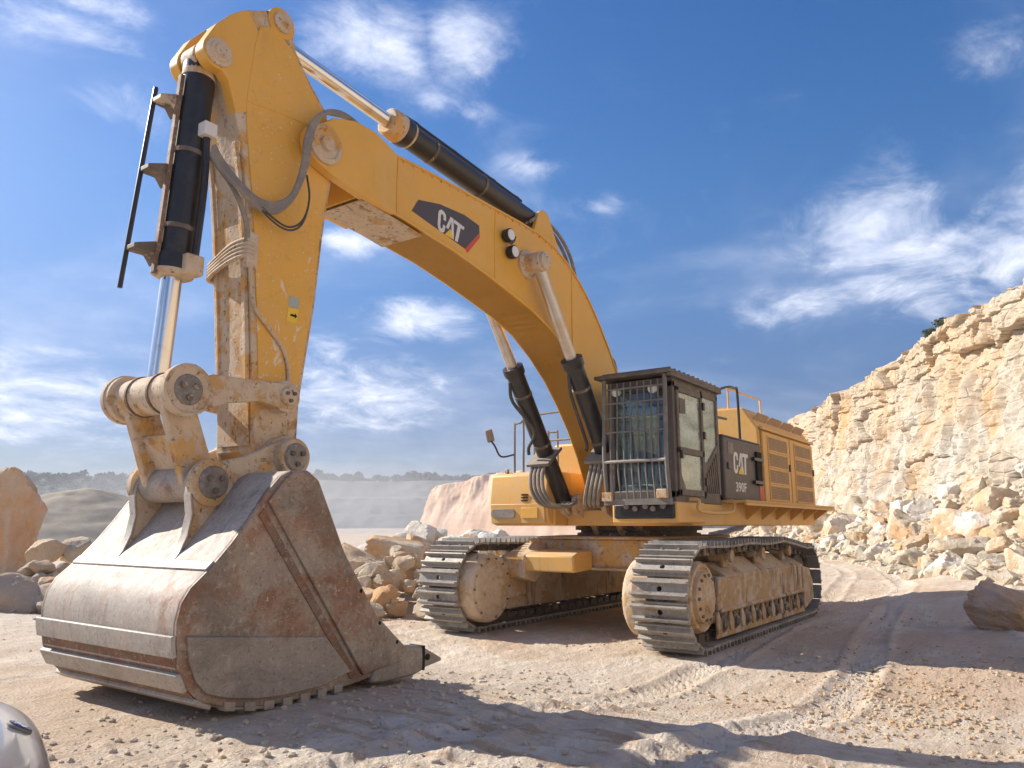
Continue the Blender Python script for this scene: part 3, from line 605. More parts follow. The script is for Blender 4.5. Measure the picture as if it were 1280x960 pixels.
# named boulders
def bigrock(seed, x, y, z, s, label, mat, rot=(0, 0, 0), planes=10, na=0.06, soft=30, chunk=0, sub=5, an=(1, 1, 1)):
    return put_rock(rock_mesh('boulder', seed, M[mat], sub, planes, an, na, soft, chunk), x, y, z, s, rot, label)
bigrock(5, 1.58, -20.2, 1.62, (1.20, 1.15, 2.35), 'huge orange-stained boulder standing upright at the left edge', 'orange_rock', (0.05, -0.06, 0.55), 7, 0.09, 40, 1)
bigrock(6, 0.75, -25.6, 1.85, (1.2, 1.2, 2.6), 'grey-brown boulder peeping out above the huge orange boulder', 'grey_rock', (0, 0.2, 1.0), 9, 0.06)
bigrock(14, 5.88, -9.0, 0.36, (0.58, 0.56, 0.50), 'rounded tan boulder on the ground in front of the orange boulder', 'grey_rock', (0.1, 0.0, 0.6), 16, 0.06, 9)
bigrock(27, -1.9, 5.05, 0.30, (0.80, 0.50, 0.36), 'flat brown boulder lying alone in the shade at the right edge', 'brown_rock', (0.15, 0.30, 1.2), 6, 0.07, 70, 1)
mid = [('large tilted ochre slab on the stone heap between bucket and track', 31, .7, -5.9, .72, (.78, .50, .40), 'ochre_rock', (.15, .42, 2.3)),
 ('white-topped boulder crowning the stone heap beside the left-hand track', 32, -1.55, -5.1, .95, (.62, .55, .52), 'white_rock', (.2, .3, 1.)),
 ('upright tan block just below the white-topped boulder', 33, .25, -5.0, .62, (.42, .36, .46), 'ochre_rock', (.1, .2, .5)),
 ('small orange-tan block low at the front of the stone heap', 34, 2.05, -4.35, .27, (.32, .28, .27), 'ochre_rock', (.3, .1, 1.7)),
 ('pale pinkish stone in the middle of the stone heap', 35, 1.15, -4.55, .55, (.36, .30, .26), 'limestone', (.3, .5, .2)),
 ('grey wedge stone at the foot of the stone heap near the track', 36, 1.85, -3.75, .16, (.34, .26, .18), 'grey_rock', (.1, .1, .9)),
 ('broad pale flat rock at the back of the stone heap', 37, -1.6, -7.1, 1.0, (1.0, .6, .40), 'limestone', (.1, .2, 2.2))]
for lb, sd, x, y, z, s, mt, ro in mid: bigrock(sd, x, y, z, s, lb, mt, ro, 12, 0.06, 80, 1, 4)
rub = [rock_mesh('stone', 300+i, M[['ochre_rock', 'limestone', 'grey_rock', 'limestone'][i % 4]], 3, 15, (1, random.uniform(.7, .95), random.uniform(.5, .75)), 0.06, 90, i % 2) for i in range(12)]
def heap(n, cx, cy, rx, ry, hgt, ang, rmin, rmax, label, group, mats=rub, cone=1.0, avoid=None):
    for k in range(n):
        a = random.uniform(0, 6.28); q = random.random()**0.5; u, v = q*rx*math.cos(a), q*ry*math.sin(a)
        x = cx + u*math.cos(ang)-v*math.sin(ang); y = cy + u*math.sin(ang)+v*math.cos(ang)
        r = rmin + (rmax-rmin)*random.random()**1.7; z = hgt*max(0, 1-q**1.5)*cone*random.uniform(.6, 1) + 0.3*r + float(gz(np.array([x]), np.array([y]))[0])
        if avoid and avoid(x, y): continue
        put_rock(random.choice(mats), x, y, z, r, None, label, 'stone', group, 'stone')
offtrack = lambda x, y: y > -2.5 and x < 3.6
heap(130, 0.4, -5.2, 2.7, 1.35, 0.95, 0.85, .10, .36, 'broken stone in the heap between the bucket and the left-hand track', 'stones of the heap behind the bucket', avoid=offtrack)
heap(110, 4.55, -10.35, 2.6, 0.85, 0.80, 1.10, .09, .28, 'broken stone in the heap behind the left side of the bucket', 'stones heaped left behind the bucket', [rub[2], rub[6], rub[10], rub[0], rub[1]])
bigrock(41, 3.75, -12.5, 1.0, (.52, .42, .36), 'ochre block on top of the stones left behind the bucket', 'ochre_rock', (.1, .2, .4), 9, .06, 40, 1, 4)
bigrock(42, 3.15, -12.5, 1.0, (.50, .42, .40), 'pale block at the right end of the stones behind the bucket', 'limestone', (.2, .1, 1.4), 9, .06, 40, 1, 4)
heap(40, 1.0, -12.6, 2.2, 1.4, 0.8, 0.9, .15, .42, 'broken stone in the farther heap beyond the bucket', 'stones of the farther heap beyond the bucket', [rub[2], rub[6], rub[0]])
# white rock bank seen under the deck
heap(26, -16.5, -18.6, 3.6, 1.2, 1.1, 2.2, .45, .95, 'white rock of the low bank seen in the gap under the deck', 'white rocks of the low bank behind', [rock_mesh('stone', 350+i, M['white_rock'], 4, 9, (1, .85, .75), .07, 40, 0) for i in range(3)])

# ---- vegetation
def leaf_cloud(mb_v, mb_f, c, rx, rz, n, ls):
    nrm = lambda v: v/np.linalg.norm(v, axis=1)[:, None]
    p = np.array(c) + nrm(np.random.normal(size=(n, 3)))*(np.random.rand(n)**0.45)[:, None]*np.array([rx, rx, rz])
    a = nrm(np.random.normal(size=(n, 3))); b = nrm(np.cross(a, np.random.normal(size=(n, 3))))
    o = sum(len(q) for q in mb_v); mb_v.append(np.stack([p-a*ls, p+b*ls*.6, p+a*ls, p-b*ls*.6], 1).reshape(-1, 3)); mb_f.append(o + np.arange(4*n).reshape(-1, 4))
np.random.seed(4)
def bush(x, y, z, rx, rz, n, ls, label):
    e = empty('bush', (x, y, z)); tag(e, label, 'bush', None)
    v, f = [], []
    for k in range(7): leaf_cloud(v, f, (random.uniform(-.7, .7)*rx, random.uniform(-.7, .7)*rx, rz*random.uniform(.5, 1.0)), rx*.5, rz*.45, n//7, ls)
    npmesh('crown', np.concatenate(v), np.concatenate(f), M['leaf'], e, smooth=False)
    mb = MB()
    for k in range(4): mb.tube([(0, 0, -.3), (random.uniform(-.3, .3)*rx, random.uniform(-.3, .3)*rx, rz*.6)], .03, 5, 0)
    mb.build('stem', M['bark'], e)
bush(-33.4, 2.0, 11.75, .75, .50, 900, .07, 'larger dark green bush on the rim of the cliff')
bush(-35.4, 1.0, 11.85, .45, .35, 500, .06, 'smaller dark bush on the cliff rim, left of the larger one')
def wood(name, pts, label, n=34, ls=.55):
    v, f = [], []
    for x, y, z, r in pts:
        for k in range(3): leaf_cloud(v, f, (x+random.uniform(-.5, .5)*r, y+random.uniform(-.5, .5)*r, z+r*random.uniform(.4, 1.0)), r*.62, r*.55, n, ls*r*.6)
    o = npmesh(name, np.concatenate(v), np.concatenate(f), M['far_leaf'], smooth=False); tag(o, label, 'trees', kind='stuff')
pts = []
for k in range(620):
    a = R_(random.uniform(190, 237.5)); rr0 = random.uniform(436, 462); pts.append((11.9+math.cos(a)*rr0, 5.8+math.sin(a)*rr0, 26.0, random.choice([1.2, 1.5, 1.8, 2.2, 3.4])*random.uniform(.7, 1.15)))
wood('far_treeline', pts, 'thin line of dark trees along the far pit rim')
pts = []
for k in range(1500):
    a = random.uniform(212, 262); rr0 = random.uniform(490, 640); x, y = 11.9+math.cos(R_(a))*rr0, 5.8+math.sin(R_(a))*rr0
    hz0 = (24 + 12*math.exp(-((a-243)/10)**2) + 5*float(fbm(np.array([[x/150, y/150, 0]]), 4)[0]))*float(sstep(400, 600, np.array(rr0))) - 3
    pts.append((x, y, hz0-1, random.uniform(2.2, 4.2)))
wood('far_forest', pts, 'dark wooded hillside on the left horizon', 22, .5)

# ================================================================== THE EXCAVATOR
EX = empty('excavator', (0, 0, 0))
tag(EX, 'huge yellow tracked excavator with dusty raised boom and wide steel bucket on the quarry floor', 'excavator')
def hull2(ax_, az_, ra, bx_, bz_, rb, n=12):
    """outline of a plate around two circles"""
    th = math.atan2(bz_-az_, bx_-ax_); dd = math.hypot(bx_-ax_, bz_-az_); ph = math.acos(max(-1, min(1, (ra-rb)/dd)))
    d = math.degrees
    return arc(ax_, az_, ra, d(th+ph), d(th+2*math.pi-ph), n) + arc(bx_, bz_, rb, d(th-ph), d(th+ph), n)
def bolt_cap(parent, x, z, y, r, mat='pin_steel', sgn=1, name='pin_cap', nb=3):
    o = MB().lathe((x, y-0.06*sgn, z), (x, y+0.1*sgn, z), [(0, r*1.02), (0.085, r*1.02), (0.10, r*0.9)], 24).build(name, M[mat], parent, 0.006)
    mb = MB()
    for k in range(nb):
        a = 2*math.pi*k/nb+0.5; mb.cyl((x+math.cos(a)*r*.5, y+0.03*sgn, z+math.sin(a)*r*.5), (x+math.cos(a)*r*.5, y+0.062*sgn, z+math.sin(a)*r*.5), r*.2, n=6)
    tag(mb.build('bolt', M['bearing'], o if parent is EX else parent), kind='stuff')
    return o

# ---------------------------------------------------------------- undercarriage
YC, SW = 1.755, 0.731
def track_path():
    pts = arc(2.46, .69, .60, -90, 90, 40) + [(2.0 - k*.25, 1.29 - .012*math.sin(k*.9)) for k in range(1, 13)]
    pts += [(-1.35, 1.27)] + arc(-2.56, .635, .535, 77, 270, 40) + [(-2.56 + .25*k, .095) for k in range(1, 20)]
    P = np.array(pts + [pts[0]]); seg = np.hypot(*np.diff(P, axis=0).T); L = np.r_[0, np.cumsum(seg)]
    return P, L
TP, TL = track_path(); NS = 51
def tp(s):
    s = s % TL[-1]; return np.array([np.interp(s, TL, TP[:, 0]), np.interp(s, TL, TP[:, 1])])
def shoe_mesh():
    L = TL[-1]/NS; hx = L/2*0.93; hw = SW/2; mb = MB()
    # plate with a round mud hole: local x along the chain, y across, z outwards
    hole = [(0.034*math.cos(a), 0.034*math.sin(a)) for a in [2*math.pi*k/16 for k in range(16)]]
    def rect(a):
        c, s = math.cos(a), math.sin(a); q = max(abs(c)/0.05, abs(s)/0.05); return (c/q, s/q)
    rc = [rect(2*math.pi*k/16) for k in range(16)]
    for z0, z1 in ((0.0, 0.030),):
        vs = [(x, y, z) for z in (z0, z1) for ring in (hole, rc) for x, y in ring]; fs = []
        for k in range(16):
            j = (k+1) % 16
            fs += [(32+k, 32+j, 48+j, 48+k), (k, 16+k, 16+j, j), (k, j, 32+j, 32+k)]
        mb.add(vs, fs)
        for x0, x1, y0, y1 in ((-hx, -.05, -hw, hw), (.05, hx, -hw, hw), (-.05, .05, -hw, -.05), (-.05, .05, .05, hw)):
            mb.box(x0, x1, y0, y1, z0, z1)
    for gx_ in (-hx*.60, hx*.60):
        mb.prism([(gx_-.020, .028), (gx_+.020, .028), (gx_+.010, .090), (gx_-.010, .090)], -hw, hw)
    for bx_ in (-.06, .055):
        for by_ in (-.115, .115): mb.cyl((bx_, by_, .03), (bx_, by_, .048), .019, n=6)
    me = bpy.data.meshes.new('track_shoe'); me.from_pydata(mb.v, [], mb.f); me.materials.append(M['shoe'])
    bm = bmesh.new(); bm.from_mesh(me); bmesh.ops.recalc_face_normals(bm, faces=bm.faces); bm.to_mesh(me); bm.free(); me.shade_flat(); return me
SHOE = shoe_mesh()
for sgn in (1, -1):
    yc = YC*sgn
    chain = MB(); Lk = TL[-1]/NS
    frames = []
    for k in range(NS):
        s0 = k*Lk; a, b = tp(s0-Lk*.35), tp(s0+Lk*.35); c_ = tp(s0); tx = (b-a)/np.linalg.norm(b-a); nx = np.array([tx[1], -tx[0]])
        Mx = Matrix(((tx[0], 0, nx[0], c_[0]), (0, 1, 0, yc), (tx[1], 0, nx[1], c_[1]), (0, 0, 0, 1)))
        frames.append(Mx)
        for oy in (-.13, .13):
            chain.prism([(-Lk*.54, -.10), (Lk*.48, -.11), (Lk*.54, -.03), (Lk*.40, 0), (-Lk*.45, 0)], oy-.035, oy+.035)
            n_ = 10; chain.v[-n_:] = [tuple(Mx @ Vector(v)) for v in chain.v[-n_:]]
        chain.cyl(Mx @ Vector((Lk*.5, -.19, -.06)), Mx @ Vector((Lk*.5, .19, -.06)), .04, n=8)
    tr_ = chain.build('crawler_track', M['track_chain'], EX, 0.0)
    for Mx in frames:
        o = bpy.data.objects.new('track_shoe', SHOE); COL.objects.link(o); o.parent = tr_; o.matrix_local = Mx
    # frame between the wheels
    yo, yi = yc + .30*sgn, yc - .42*sgn
    fr = MB()
    fr.prism([(1.92, .30), (1.98, .62), (1.86, .90), (-2.55, .86), (-2.60, .30)], *sorted((yc+.20*sgn, yi)))
    fr.prism([(1.90, .47), (1.92, .62), (1.84, .90), (-2.10, .86), (-2.12, .47)], *sorted((yo, yc+.15*sgn)))
    top = [(yo, .90), (yc+.02*sgn, 1.06), (yc-.30*sgn, 1.06), (yi, .92), (yi, .85), (yo, .85)]
    fr.prism(top, -2.2, 1.55, 'x')
    frame = fr.build('track_frame', M['dusty_frame'], EX, 0.02)
    MB().box(-2.10, 1.88, *sorted((yo-.02*sgn, yo+.035*sgn)), .45, .50).build('guard_rail', M['dusty_frame'], frame, 0.012)
    MB().prism([(1.99, .13), (1.93, .30), (-2.2, .28), (-2.2, .11)], *sorted((yo-.04*sgn, yo-.012*sgn))).build('lower_guard', M['dusty_frame'], frame, 0.01)
    MB().prism([(-2.14, .16), (-2.12, .88), (-2.5, .84), (-2.72, .62), (-2.72, .30)], *sorted((yo-.05*sgn, yo+.02*sgn))).build('idler_guard', M['dusty_frame'], frame, 0.02)
    for k in range(9):
        x = 1.72 - k*.46
        MB().lathe((x, yo-.06*sgn, .30), (x, yo+.1*sgn, .30), [(0, .115), (.05, .115), (.06, .075), (.085, .07), (.095, .05)], 18).build('track_roller', M['bearing'], frame)
        MB().prism([(x+.12, .30), (x+.23, .47), (x+.27, .47), (x+.30, .30), (x+.26, .20), (x+.16, .20)], *sorted((yo-.02*sgn, yo+.015*sgn))).build('roller_bracket', M['dusty_frame'], frame, 0.01)
    for x in (1.25, -.15, -1.55):
        MB().lathe((x, yc-.05*sgn, 1.155), (x, yc+.30*sgn, 1.155), [(0, .085), (.2, .085), (.21, .05), (.28, .05), (.285, .085), (.33, .085)], 18).build('carrier_roller', M['dusty_frame'], frame)
        MB().prism([(x-.07, 1.0), (x-.05, 1.20), (x+.05, 1.20), (x+.07, 1.0)], *sorted((yc+.12*sgn, yc+.17*sgn))).build('roller_post', M['dusty_frame'], frame, 0.008)
    # dirt slopes lying on the frame
    for x0, x1 in ((.05, 1.15), (-1.30, -.25)):
        MB().prism([(yo+.0*sgn, .89), (yc+.03*sgn, 1.12), (yc-.06*sgn, 1.12), (yc-.06*sgn, .89)], x0, x1, 'x').build('caked_dirt', M['mud_heavy'], frame, 0.05, 3)
    # drive sprocket, hub and motor cover at the front, idler at the rear
    sp = MB(); sp.cyl((2.46, yc-.05, .69), (2.46, yc+.05, .69), .47, n=40)
    for k in range(21):
        a = 2*math.pi*k/21; q = Matrix.Translation((2.46, yc, .69)) @ Matrix.Rotation(-a, 4, 'Y'); sp.box(.45, .54, -.045, .045, -.035, .035, q)
    drive = sp.build('drive_sprocket', M['track_chain'], EX, 0.006)
    y0 = yc + .02*sgn; dirv_ = (2.46, yc+1*sgn, .69)
    MB().lathe((2.46, y0, .69), dirv_, [(0, .44), (.24, .44), (.29, .41), (.295, .37), (.26, .34), (.26, .02)], 40).build('final_drive', M['mud_heavy'], drive, 0.0)
    MB().lathe((2.46, y0+.24*sgn, .69), dirv_, [(0, .33), (.085, .31), (.115, .25), (.12, .02)], 40).build('hub_cover', M['cover_mud'], drive)
    bb = MB()
    for k in range(14):
        a = 2*math.pi*k/14; bb.cyl((2.46+.27*math.cos(a), y0+.32*sgn, .69+.27*math.sin(a)), (2.46+.27*math.cos(a), y0+.362*sgn, .69+.27*math.sin(a)), .022, n=6)
        bb.cyl((2.50+.43*math.cos(a), yc-.555*sgn, .66+.43*math.sin(a)), (2.50+.43*math.cos(a), yc-.58*sgn, .66+.43*math.sin(a)), .018, n=6)
    tag(bb.build('bolt', M['bearing'], drive), kind='stuff')
    MB().lathe((2.50, yc-.2*sgn, .66), (2.50, yc-1*sgn, .66), [(0, .50), (.30, .50), (.34, .485), (.36, .46), (.362, .40), (.385, .385), (.40, .30), (.40, .24), (.425, .235), (.43, .02)], 48).build('motor_cover', M['cover_mud'], drive)
    MB().prism([(2.44, 1.02), (1.6, 1.02), (1.5, .50), (2.2, .42)], *sorted((yc-.40*sgn, yc-.52*sgn))).build('motor_guard', M['dusty_frame'], drive, 0.03)
    idl = MB().lathe((-2.56, yc-.14, .635), (-2.56, yc+.5, .635), [(0, .36), (.02, .44), (.09, .44), (.10, .48), (.18, .48), (.19, .44), (.26, .44), (.28, .36)], 40).build('idler_wheel', M['track_chain'], EX)
cb = MB()
cb.box(-1.35, 1.35, -1.30, 1.30, .92, 1.36); cb.box(-1.5, 1.46, -1.05, 1.05, 1.36, 1.405)
cb.prism([(1.35, .92), (1.35, 1.30), (2.0, 1.12), (2.0, .78), (1.7, .70)], -1.36, -.95); cb.prism([(1.35, .92), (1.35, 1.30), (2.0, 1.12), (2.0, .78), (1.7, .70)], .95, 1.36)
cb.prism([(-1.35, .92), (-1.35, 1.30), (-2.0, 1.12), (-2.0, .78)], -1.36, -.95); cb.prism([(-1.35, .92), (-1.35, 1.30), (-2.0, 1.12), (-2.0, .78)], .95, 1.36)
car = cb.build('car_body', M['yellow_mud'], EX, 0.03)
MB().box(1.36, 1.42, -1.15, 1.1, .90, .94).build('lower_flange', M['dusty_frame'], car, 0.01)
MB().prism([(1.40, .90), (1.96, .88), (1.98, 1.12), (1.75, 1.19), (1.40, 1.20)], -1.22, -.10).build('step_box', M['yellow_dusty'], car, 0.025)
MB().lathe((0, 0, 1.40), (0, 0, 2), [(0, 1.02), (.05, 1.02), (.055, .96), (.09, .96), (.095, 1.05), (.16, 1.05)], 64).build('swing_bearing', M['bearing'], EX)

# ---------------------------------------------------------------- upper structure
dk = MB(); dk.box(-4.62, 1.85, .52, 1.72, 1.565, 1.91); dk.box(-4.62, 1.80, -1.66, -.52, 1.565, 1.91); dk.box(-4.62, 1.45, -.52, .52, 1.565, 1.80)
deck = dk.build('main_deck', M['yellow_dusty'], EX, 0.02)
fb = MB()
for y in (-.52, -.30, .22, .44): fb.prism(hull2(1.52, 1.88, .17, .6, 1.7, .3), y, y+.08)
for y in (-.26, .18): fb.prism(hull2(.85, 2.2, .28, .8, 1.75, .4), y, y+.08)
fb.build('boom_foot_bracket', M['mud_heavy'], deck, 0.01)
wk = MB(); wk.prism([(1.72, 1.90), (2.08, 1.90), (2.10, 1.94), (1.72, 1.945)], -4.72, .70, 'x'); wk.box(-4.72, .70, 2.06, 2.10, 1.86, 1.90)
walk = wk.build('walkway', M['yellow_dusty'], EX, 0.006)
for x in (-4.6, -3.8, -2.9, -2.0, -1.2, -.4): MB().prism([(1.72, 1.90), (2.05, 1.90), (1.72, 1.66)], x, x+.05, 'x').build('bracket', M['yellow_dusty'], walk)
MB().tube([(2.02, 1.76, 1.92), (2.0, 1.88, 1.90), (1.97, 1.89, 1.76), (.80, 1.89, 1.76), (.66, 1.89, 1.92), (.64, 1.78, 1.93)], .024, 8, 5).build('step_handle', M['yellow_dusty'], EX)
hd = MB(); hd.prism([(-1.66, 1.92), (1.74, 1.92), (1.72, 3.22), (1.47, 3.60), (-1.45, 3.60), (-1.66, 3.22)], -4.66, -1.22, 'x')
hood = hd.build('engine_hood', M['yellow_dusty'], EX, 0.03)
MB().prism([(-4.66, 1.70), (-4.66, 3.1), (-4.85, 3.0), (-5.0, 2.6), (-4.98, 1.85)], -1.5, 1.5).build('counterweight', M['yellow_dusty'], EX, 0.06)
MB().prism([(1.735, 3.20), (1.79, 3.20), (1.78, 3.25), (1.72, 3.26)], -4.64, -1.26, 'x').build('drip_rail', M['yellow_dusty'], hood, 0.006)
for (xa, xb) in ((-2.88, -1.30), (-4.55, -2.94)):
    MB().box(xa, xb, 1.728, 1.768, 1.965, 3.17).build('hood_door', M['yellow_dusty'], hood, 0.008)
    w_ = xb-xa
    for k in range(4):
        z0 = 2.02 + k*.285; x0, x1 = xa+.20, xb-.26
        fr_ = MB(); 
        for (a, b, c_, d_) in ((x0-.03, x1+.03, z0-.03, z0), (x0-.03, x1+.03, z0+.215, z0+.245), (x0-.03, x0, z0, z0+.215), (x1, x1+.03, z0, z0+.215)): fr_.box(a, b, 1.764, 1.784, c_, d_)
        fr_.build('vent_frame', M['yellow_dusty'], hood, 0.004)
        vm = MB()
        for j in range(8): zz_ = z0 + .215*(j+.5)/8; vm.prism([(1.766, zz_-.012), (1.778, zz_-.002), (1.778, zz_+.008), (1.766, zz_+.010)], x0, x1, 'x')
        vm.box(x0, x1, 1.764, 1.7685, z0, z0+.215); vm.build('vent_panel', M['vent'], hood)
    MB().box(*( (xa+.06, xa+.10) if xa < -4 else (xa+.06, xa+.10)), 1.766, 1.80, 2.55, 2.68).build('door_latch', M['grey_panel'], hood, 0.006)
Q = Matrix.Translation((0, 1.60, 3.41)) @ Matrix.Rotation(math.atan2(.38, .25) - math.pi/2, 4, 'X')
for k in range(4):
    x0 = -4.4 + k*.80
    fr_ = MB(); fr_.box(x0, x0+.66, .012, .022, -.13, .13, Q); fr_.build('roof_vent', M['vent'], hood, 0.006)
MB().box(-4.58, -1.3, -1.2, 1.2, 3.595, 3.63).build('hood_lid', M['yellow'], hood, 0.01)
MB().cyl((-3.6, -.7, 3.6), (-3.6, -.7, 4.0), .10, n=20).build('exhaust_pipe', M['black'], hood)
pn = MB(); pn.box(-1.215, .60, .75, 1.752, 1.95, 2.915)
panel = pn.build('side_panel', M['grey_panel'], EX, 0.025)
MB().box(-1.215, .60, .72, 1.74, 2.918, 2.94).build('step_plate', M['grey_panel'], panel, 0.006)
MB().box(-1.12, -.86, 1.752, 1.79, 2.22, 2.78).build('handle_recess', M['hole'], panel, 0.01)
for z_ in (2.62, 2.24): MB().box(-1.16, -.68, 1.755, 1.81, z_, z_+.055).build('hinge', M['black'], panel, 0.006)
MB().box(.36, .48, 1.752, 1.775, 2.42, 2.52).build('lock', M['black'], panel, 0.01)
MB().box(-1.213, -1.02, 1.7525, 1.758, 1.98, 2.22).build('reflector', M['decal_red'], panel)
MB().box(.18, .42, 1.753, 1.757, 2.66, 2.84).build('sticker', M['hose_grey'], panel)
# tank and right-hand box
MB().box(-1.2, .05, -1.62, -.62, 1.91, 3.02).build('fuel_tank', M['yellow_dusty'], EX, 0.04)
MB().box(-1.2, -.05, -.58, .6, 1.81, 2.75).build('hydraulic_housing', M['yellow_dusty'], EX, 0.04)
rb = MB(); rb.prism([(-.2, 1.58), (1.86, 1.58), (1.93, 1.66), (1.96, 1.90), (1.90, 2.36), (1.70, 2.41), (-.2, 2.41)], -1.66, -.56)
tool = rb.build('tool_box', M['yellow_dusty'], EX, 0.03, 3)
MB().prism([(1.935, 1.60), (1.955, 1.60), (1.982, 1.90), (1.962, 1.90)], -1.62, -.60).build('front_cover', M['yellow_dusty'], tool, 0.01)
rec = [(-1.55+.06*math.cos(a), 1.755+.07*math.sin(a)) for a in np.linspace(math.pi/2, 1.5*math.pi, 8)] + [(-1.20+.06*math.cos(a), 1.755+.07*math.sin(a)) for a in np.linspace(-math.pi/2, math.pi/2, 8)]
MB().prism(rec, 1.965, 1.985, 'x').build('lamp_recess', M['hose_grey'], tool, 0.004)
MB().box(1.966, 1.984, -1.02, -.72, 1.68, 1.84).build('yellow_plate', M['yellow'], tool, 0.004)
for z_ in (1.94, 1.985, 2.03): MB().box(1.93, 1.972, -1.03, -.92, z_, z_+.022).build('slot', M['hole'], tool)
for y in (-1.48, -.98): MB().box(1.72, 1.78, y, y+.05, 2.40, 2.47).build('latch', M['bearing'], tool, 0.008)
def rail(pts, r=.018, mat='bar_grey'): return MB().tube(pts, r, 8, 4).build('handrail', M[mat], EX)
rail([(1.3, -1.62, 2.41), (1.3, -1.62, 3.20), (1.3, -1.60, 3.26), (1.3, -1.50, 3.28), (1.3, -1.44, 3.25), (1.3, -1.44, 2.41)])
rail([(.7, -1.62, 2.41), (.7, -1.62, 3.40), (.7, -1.58, 3.47), (.7, -1.40, 3.50), (.7, -.75, 3.50), (.6, -.7, 3.4), (.4, -.7, 2.9)])
rail([(.55, -1.42, 2.41), (.55, -1.42, 3.14), (.55, -1.40, 3.18), (.55, -1.26, 3.18), (.55, -1.23, 3.14), (.55, -1.23, 2.41)])
rail([(.7, -1.60, 3.02), (.7, -.75, 3.02)]); rail([(.55, -1.42, 2.78), (.55, -1.23, 2.78)])
rail([(.55, 1.62, 2.94), (.53, 1.62, 3.18), (.48, 1.62, 3.22), (.05, 1.62, 3.24)], .020, 'black')
rail([(.62, 1.5, 3.56), (.0, 1.62, 3.76), (-.40, 1.63, 3.80), (-.52, 1.63, 3.74), (-.54, 1.63, 2.94)], .022, 'black')
rail([(-1.3, 1.2, 3.60), (-1.3, 1.2, 3.92), (-1.4, 1.2, 3.97), (-3.0, 1.2, 4.0), (-3.1, 1.2, 3.95), (-3.15, 1.2, 3.60)], .018, 'yellow_dusty')
rail([(-1.3, -.6, 3.60), (-1.3, -.6, 3.90), (-1.4, -.6, 3.95), (-2.2, -.6, 3.95), (-2.3, -.6, 3.9), (-2.3, -.6, 3.60)], .018, 'yellow_dusty')
mr = MB().tube([(1.3, -1.62, 2.75), (1.38, -1.85, 2.72), (1.42, -1.95, 2.9), (1.45, -2.02, 3.0)], .016, 6, 4).build('mirror_arm', M['black'], EX)
Q = Matrix.Translation((1.45, -2.04, 3.08)) @ Matrix.Rotation(.5, 4, 'Z') @ Matrix.Rotation(.25, 4, 'X')
MB().box(-.025, .025, -.065, .065, -.11, .11, Q).build('mirror', M['hose_grey'], mr, 0.02)

# ---------------------------------------------------------------- cab
X0, X1, Y0, Y1, Z0, Z1 = .72, 2.40, .76, 1.735, 1.93, 3.50
fm = MB()
for x, y in ((X1, Y1), (X1, Y0), (X0, Y0), (X0, Y1)):
    fm.box(*sorted((x, x-.085 if x == X1 else x+.085)), *sorted((y, y-.085 if y == Y1 else y+.085)), Z0, Z1)
fm.box(X0, X1, Y0, Y1, Z0-.06, Z0+.10); fm.box(X0, X1, Y0, Y1, Z1-.09, Z1+.05); fm.box(X0, X0+.05, Y0+.08, Y1-.08, Z0, 2.55)
fm.box(1.34, 1.42, Y1-.085, Y1, Z0, Z1); fm.box(X0+.08, X1-.08, Y0, Y0+.04, Z0+.1, 2.35)
cab = fm.build('cab', M['cab_grey'], EX, 0.012)
dr = MB(); a, b, c_, d_ = 1.40, 2.325, 1.96, 3.43
for q in ((a, b, d_-.07, d_), (a, b, c_, c_+.09), (a, a+.085, c_, d_), (b-.07, b, c_, d_), (a, b, 2.52, 2.61)): dr.box(q[0], q[1], Y1-.03, Y1+.03, q[2], q[3])
dr.prism([(2.26, 2.03), (2.10, 2.03), (2.26, 2.24)], Y1-.028, Y1+.028)
MBd = dr.build('cab_door', M['cab_grey'], cab, 0.01)
MBd.name = 'cab_door'
def pane(name, prof, y0, y1, ax='y'): return MB().prism(prof, y0, y1, ax).build(name, M['clear_glass' if name == 'windscreen' else 'glass'], cab)
pane('window_pane', [(1.48, 2.60), (2.26, 2.60), (2.26, 3.37), (1.48, 3.37)], Y1-.005, Y1+.005)
pane('window_pane', [(1.48, 2.05), (2.10, 2.05), (2.26, 2.25), (2.26, 2.53), (1.48, 2.53)], Y1-.005, Y1+.005)
pane('window_pane', [(.80, 2.75), (1.20, 2.45), (1.345, 2.45), (1.345, 3.42), (.80, 3.42)], Y1-.03, Y1-.02)
pane('windscreen', [(Y0+.08, 1.99), (Y1-.08, 1.99), (Y1-.08, 3.42), (Y0+.08, 3.42)], X1-.05, X1-.04, 'x')
pane('window_pane', [(X0+.08, 2.33), (X1-.08, 2.33), (X1-.08, 3.42), (X0+.08, 3.42)], Y0+.02, Y0+.03)
pane('rear_window', [(Y0+.08, 2.5), (Y1-.08, 2.5), (Y1-.08, 3.42), (Y0+.08, 3.42)], X0+.02, X0+.03, 'x')
MB().prism([(.735, 1.99), (1.335, 1.99), (1.335, 2.46), (1.20, 2.46), (.735, 2.80)], Y1-.05, Y1-.004).build('louvre_panel', M['cab_grey'], cab, 0.006)
for k in range(7):
    x_ = .80 + k*.075; zt = 2.70 - k*.06
    MB().prism([(x_, 2.03), (x_+.03, 2.03), (x_+.10, zt-.10), (x_+.06, zt-.08)], Y1-.006, Y1+.012).build('louvre', M['cab_grey'], cab)
for z_ in (2.12, 2.78, 3.2): MB().box(1.37, 1.44, Y1+.028, Y1+.055, z_, z_+.11).build('door_hinge', M['black'], cab, 0.006)
MB().box(2.02, 2.22, Y1+.012, Y1+.02, 3.08, 3.28).build('window_sticker', M['cab_grey'], cab)
MB().box(2.25, 2.30, Y1+.028, Y1+.07, 2.45, 2.56).build('door_handle', M['black'], cab, 0.006)
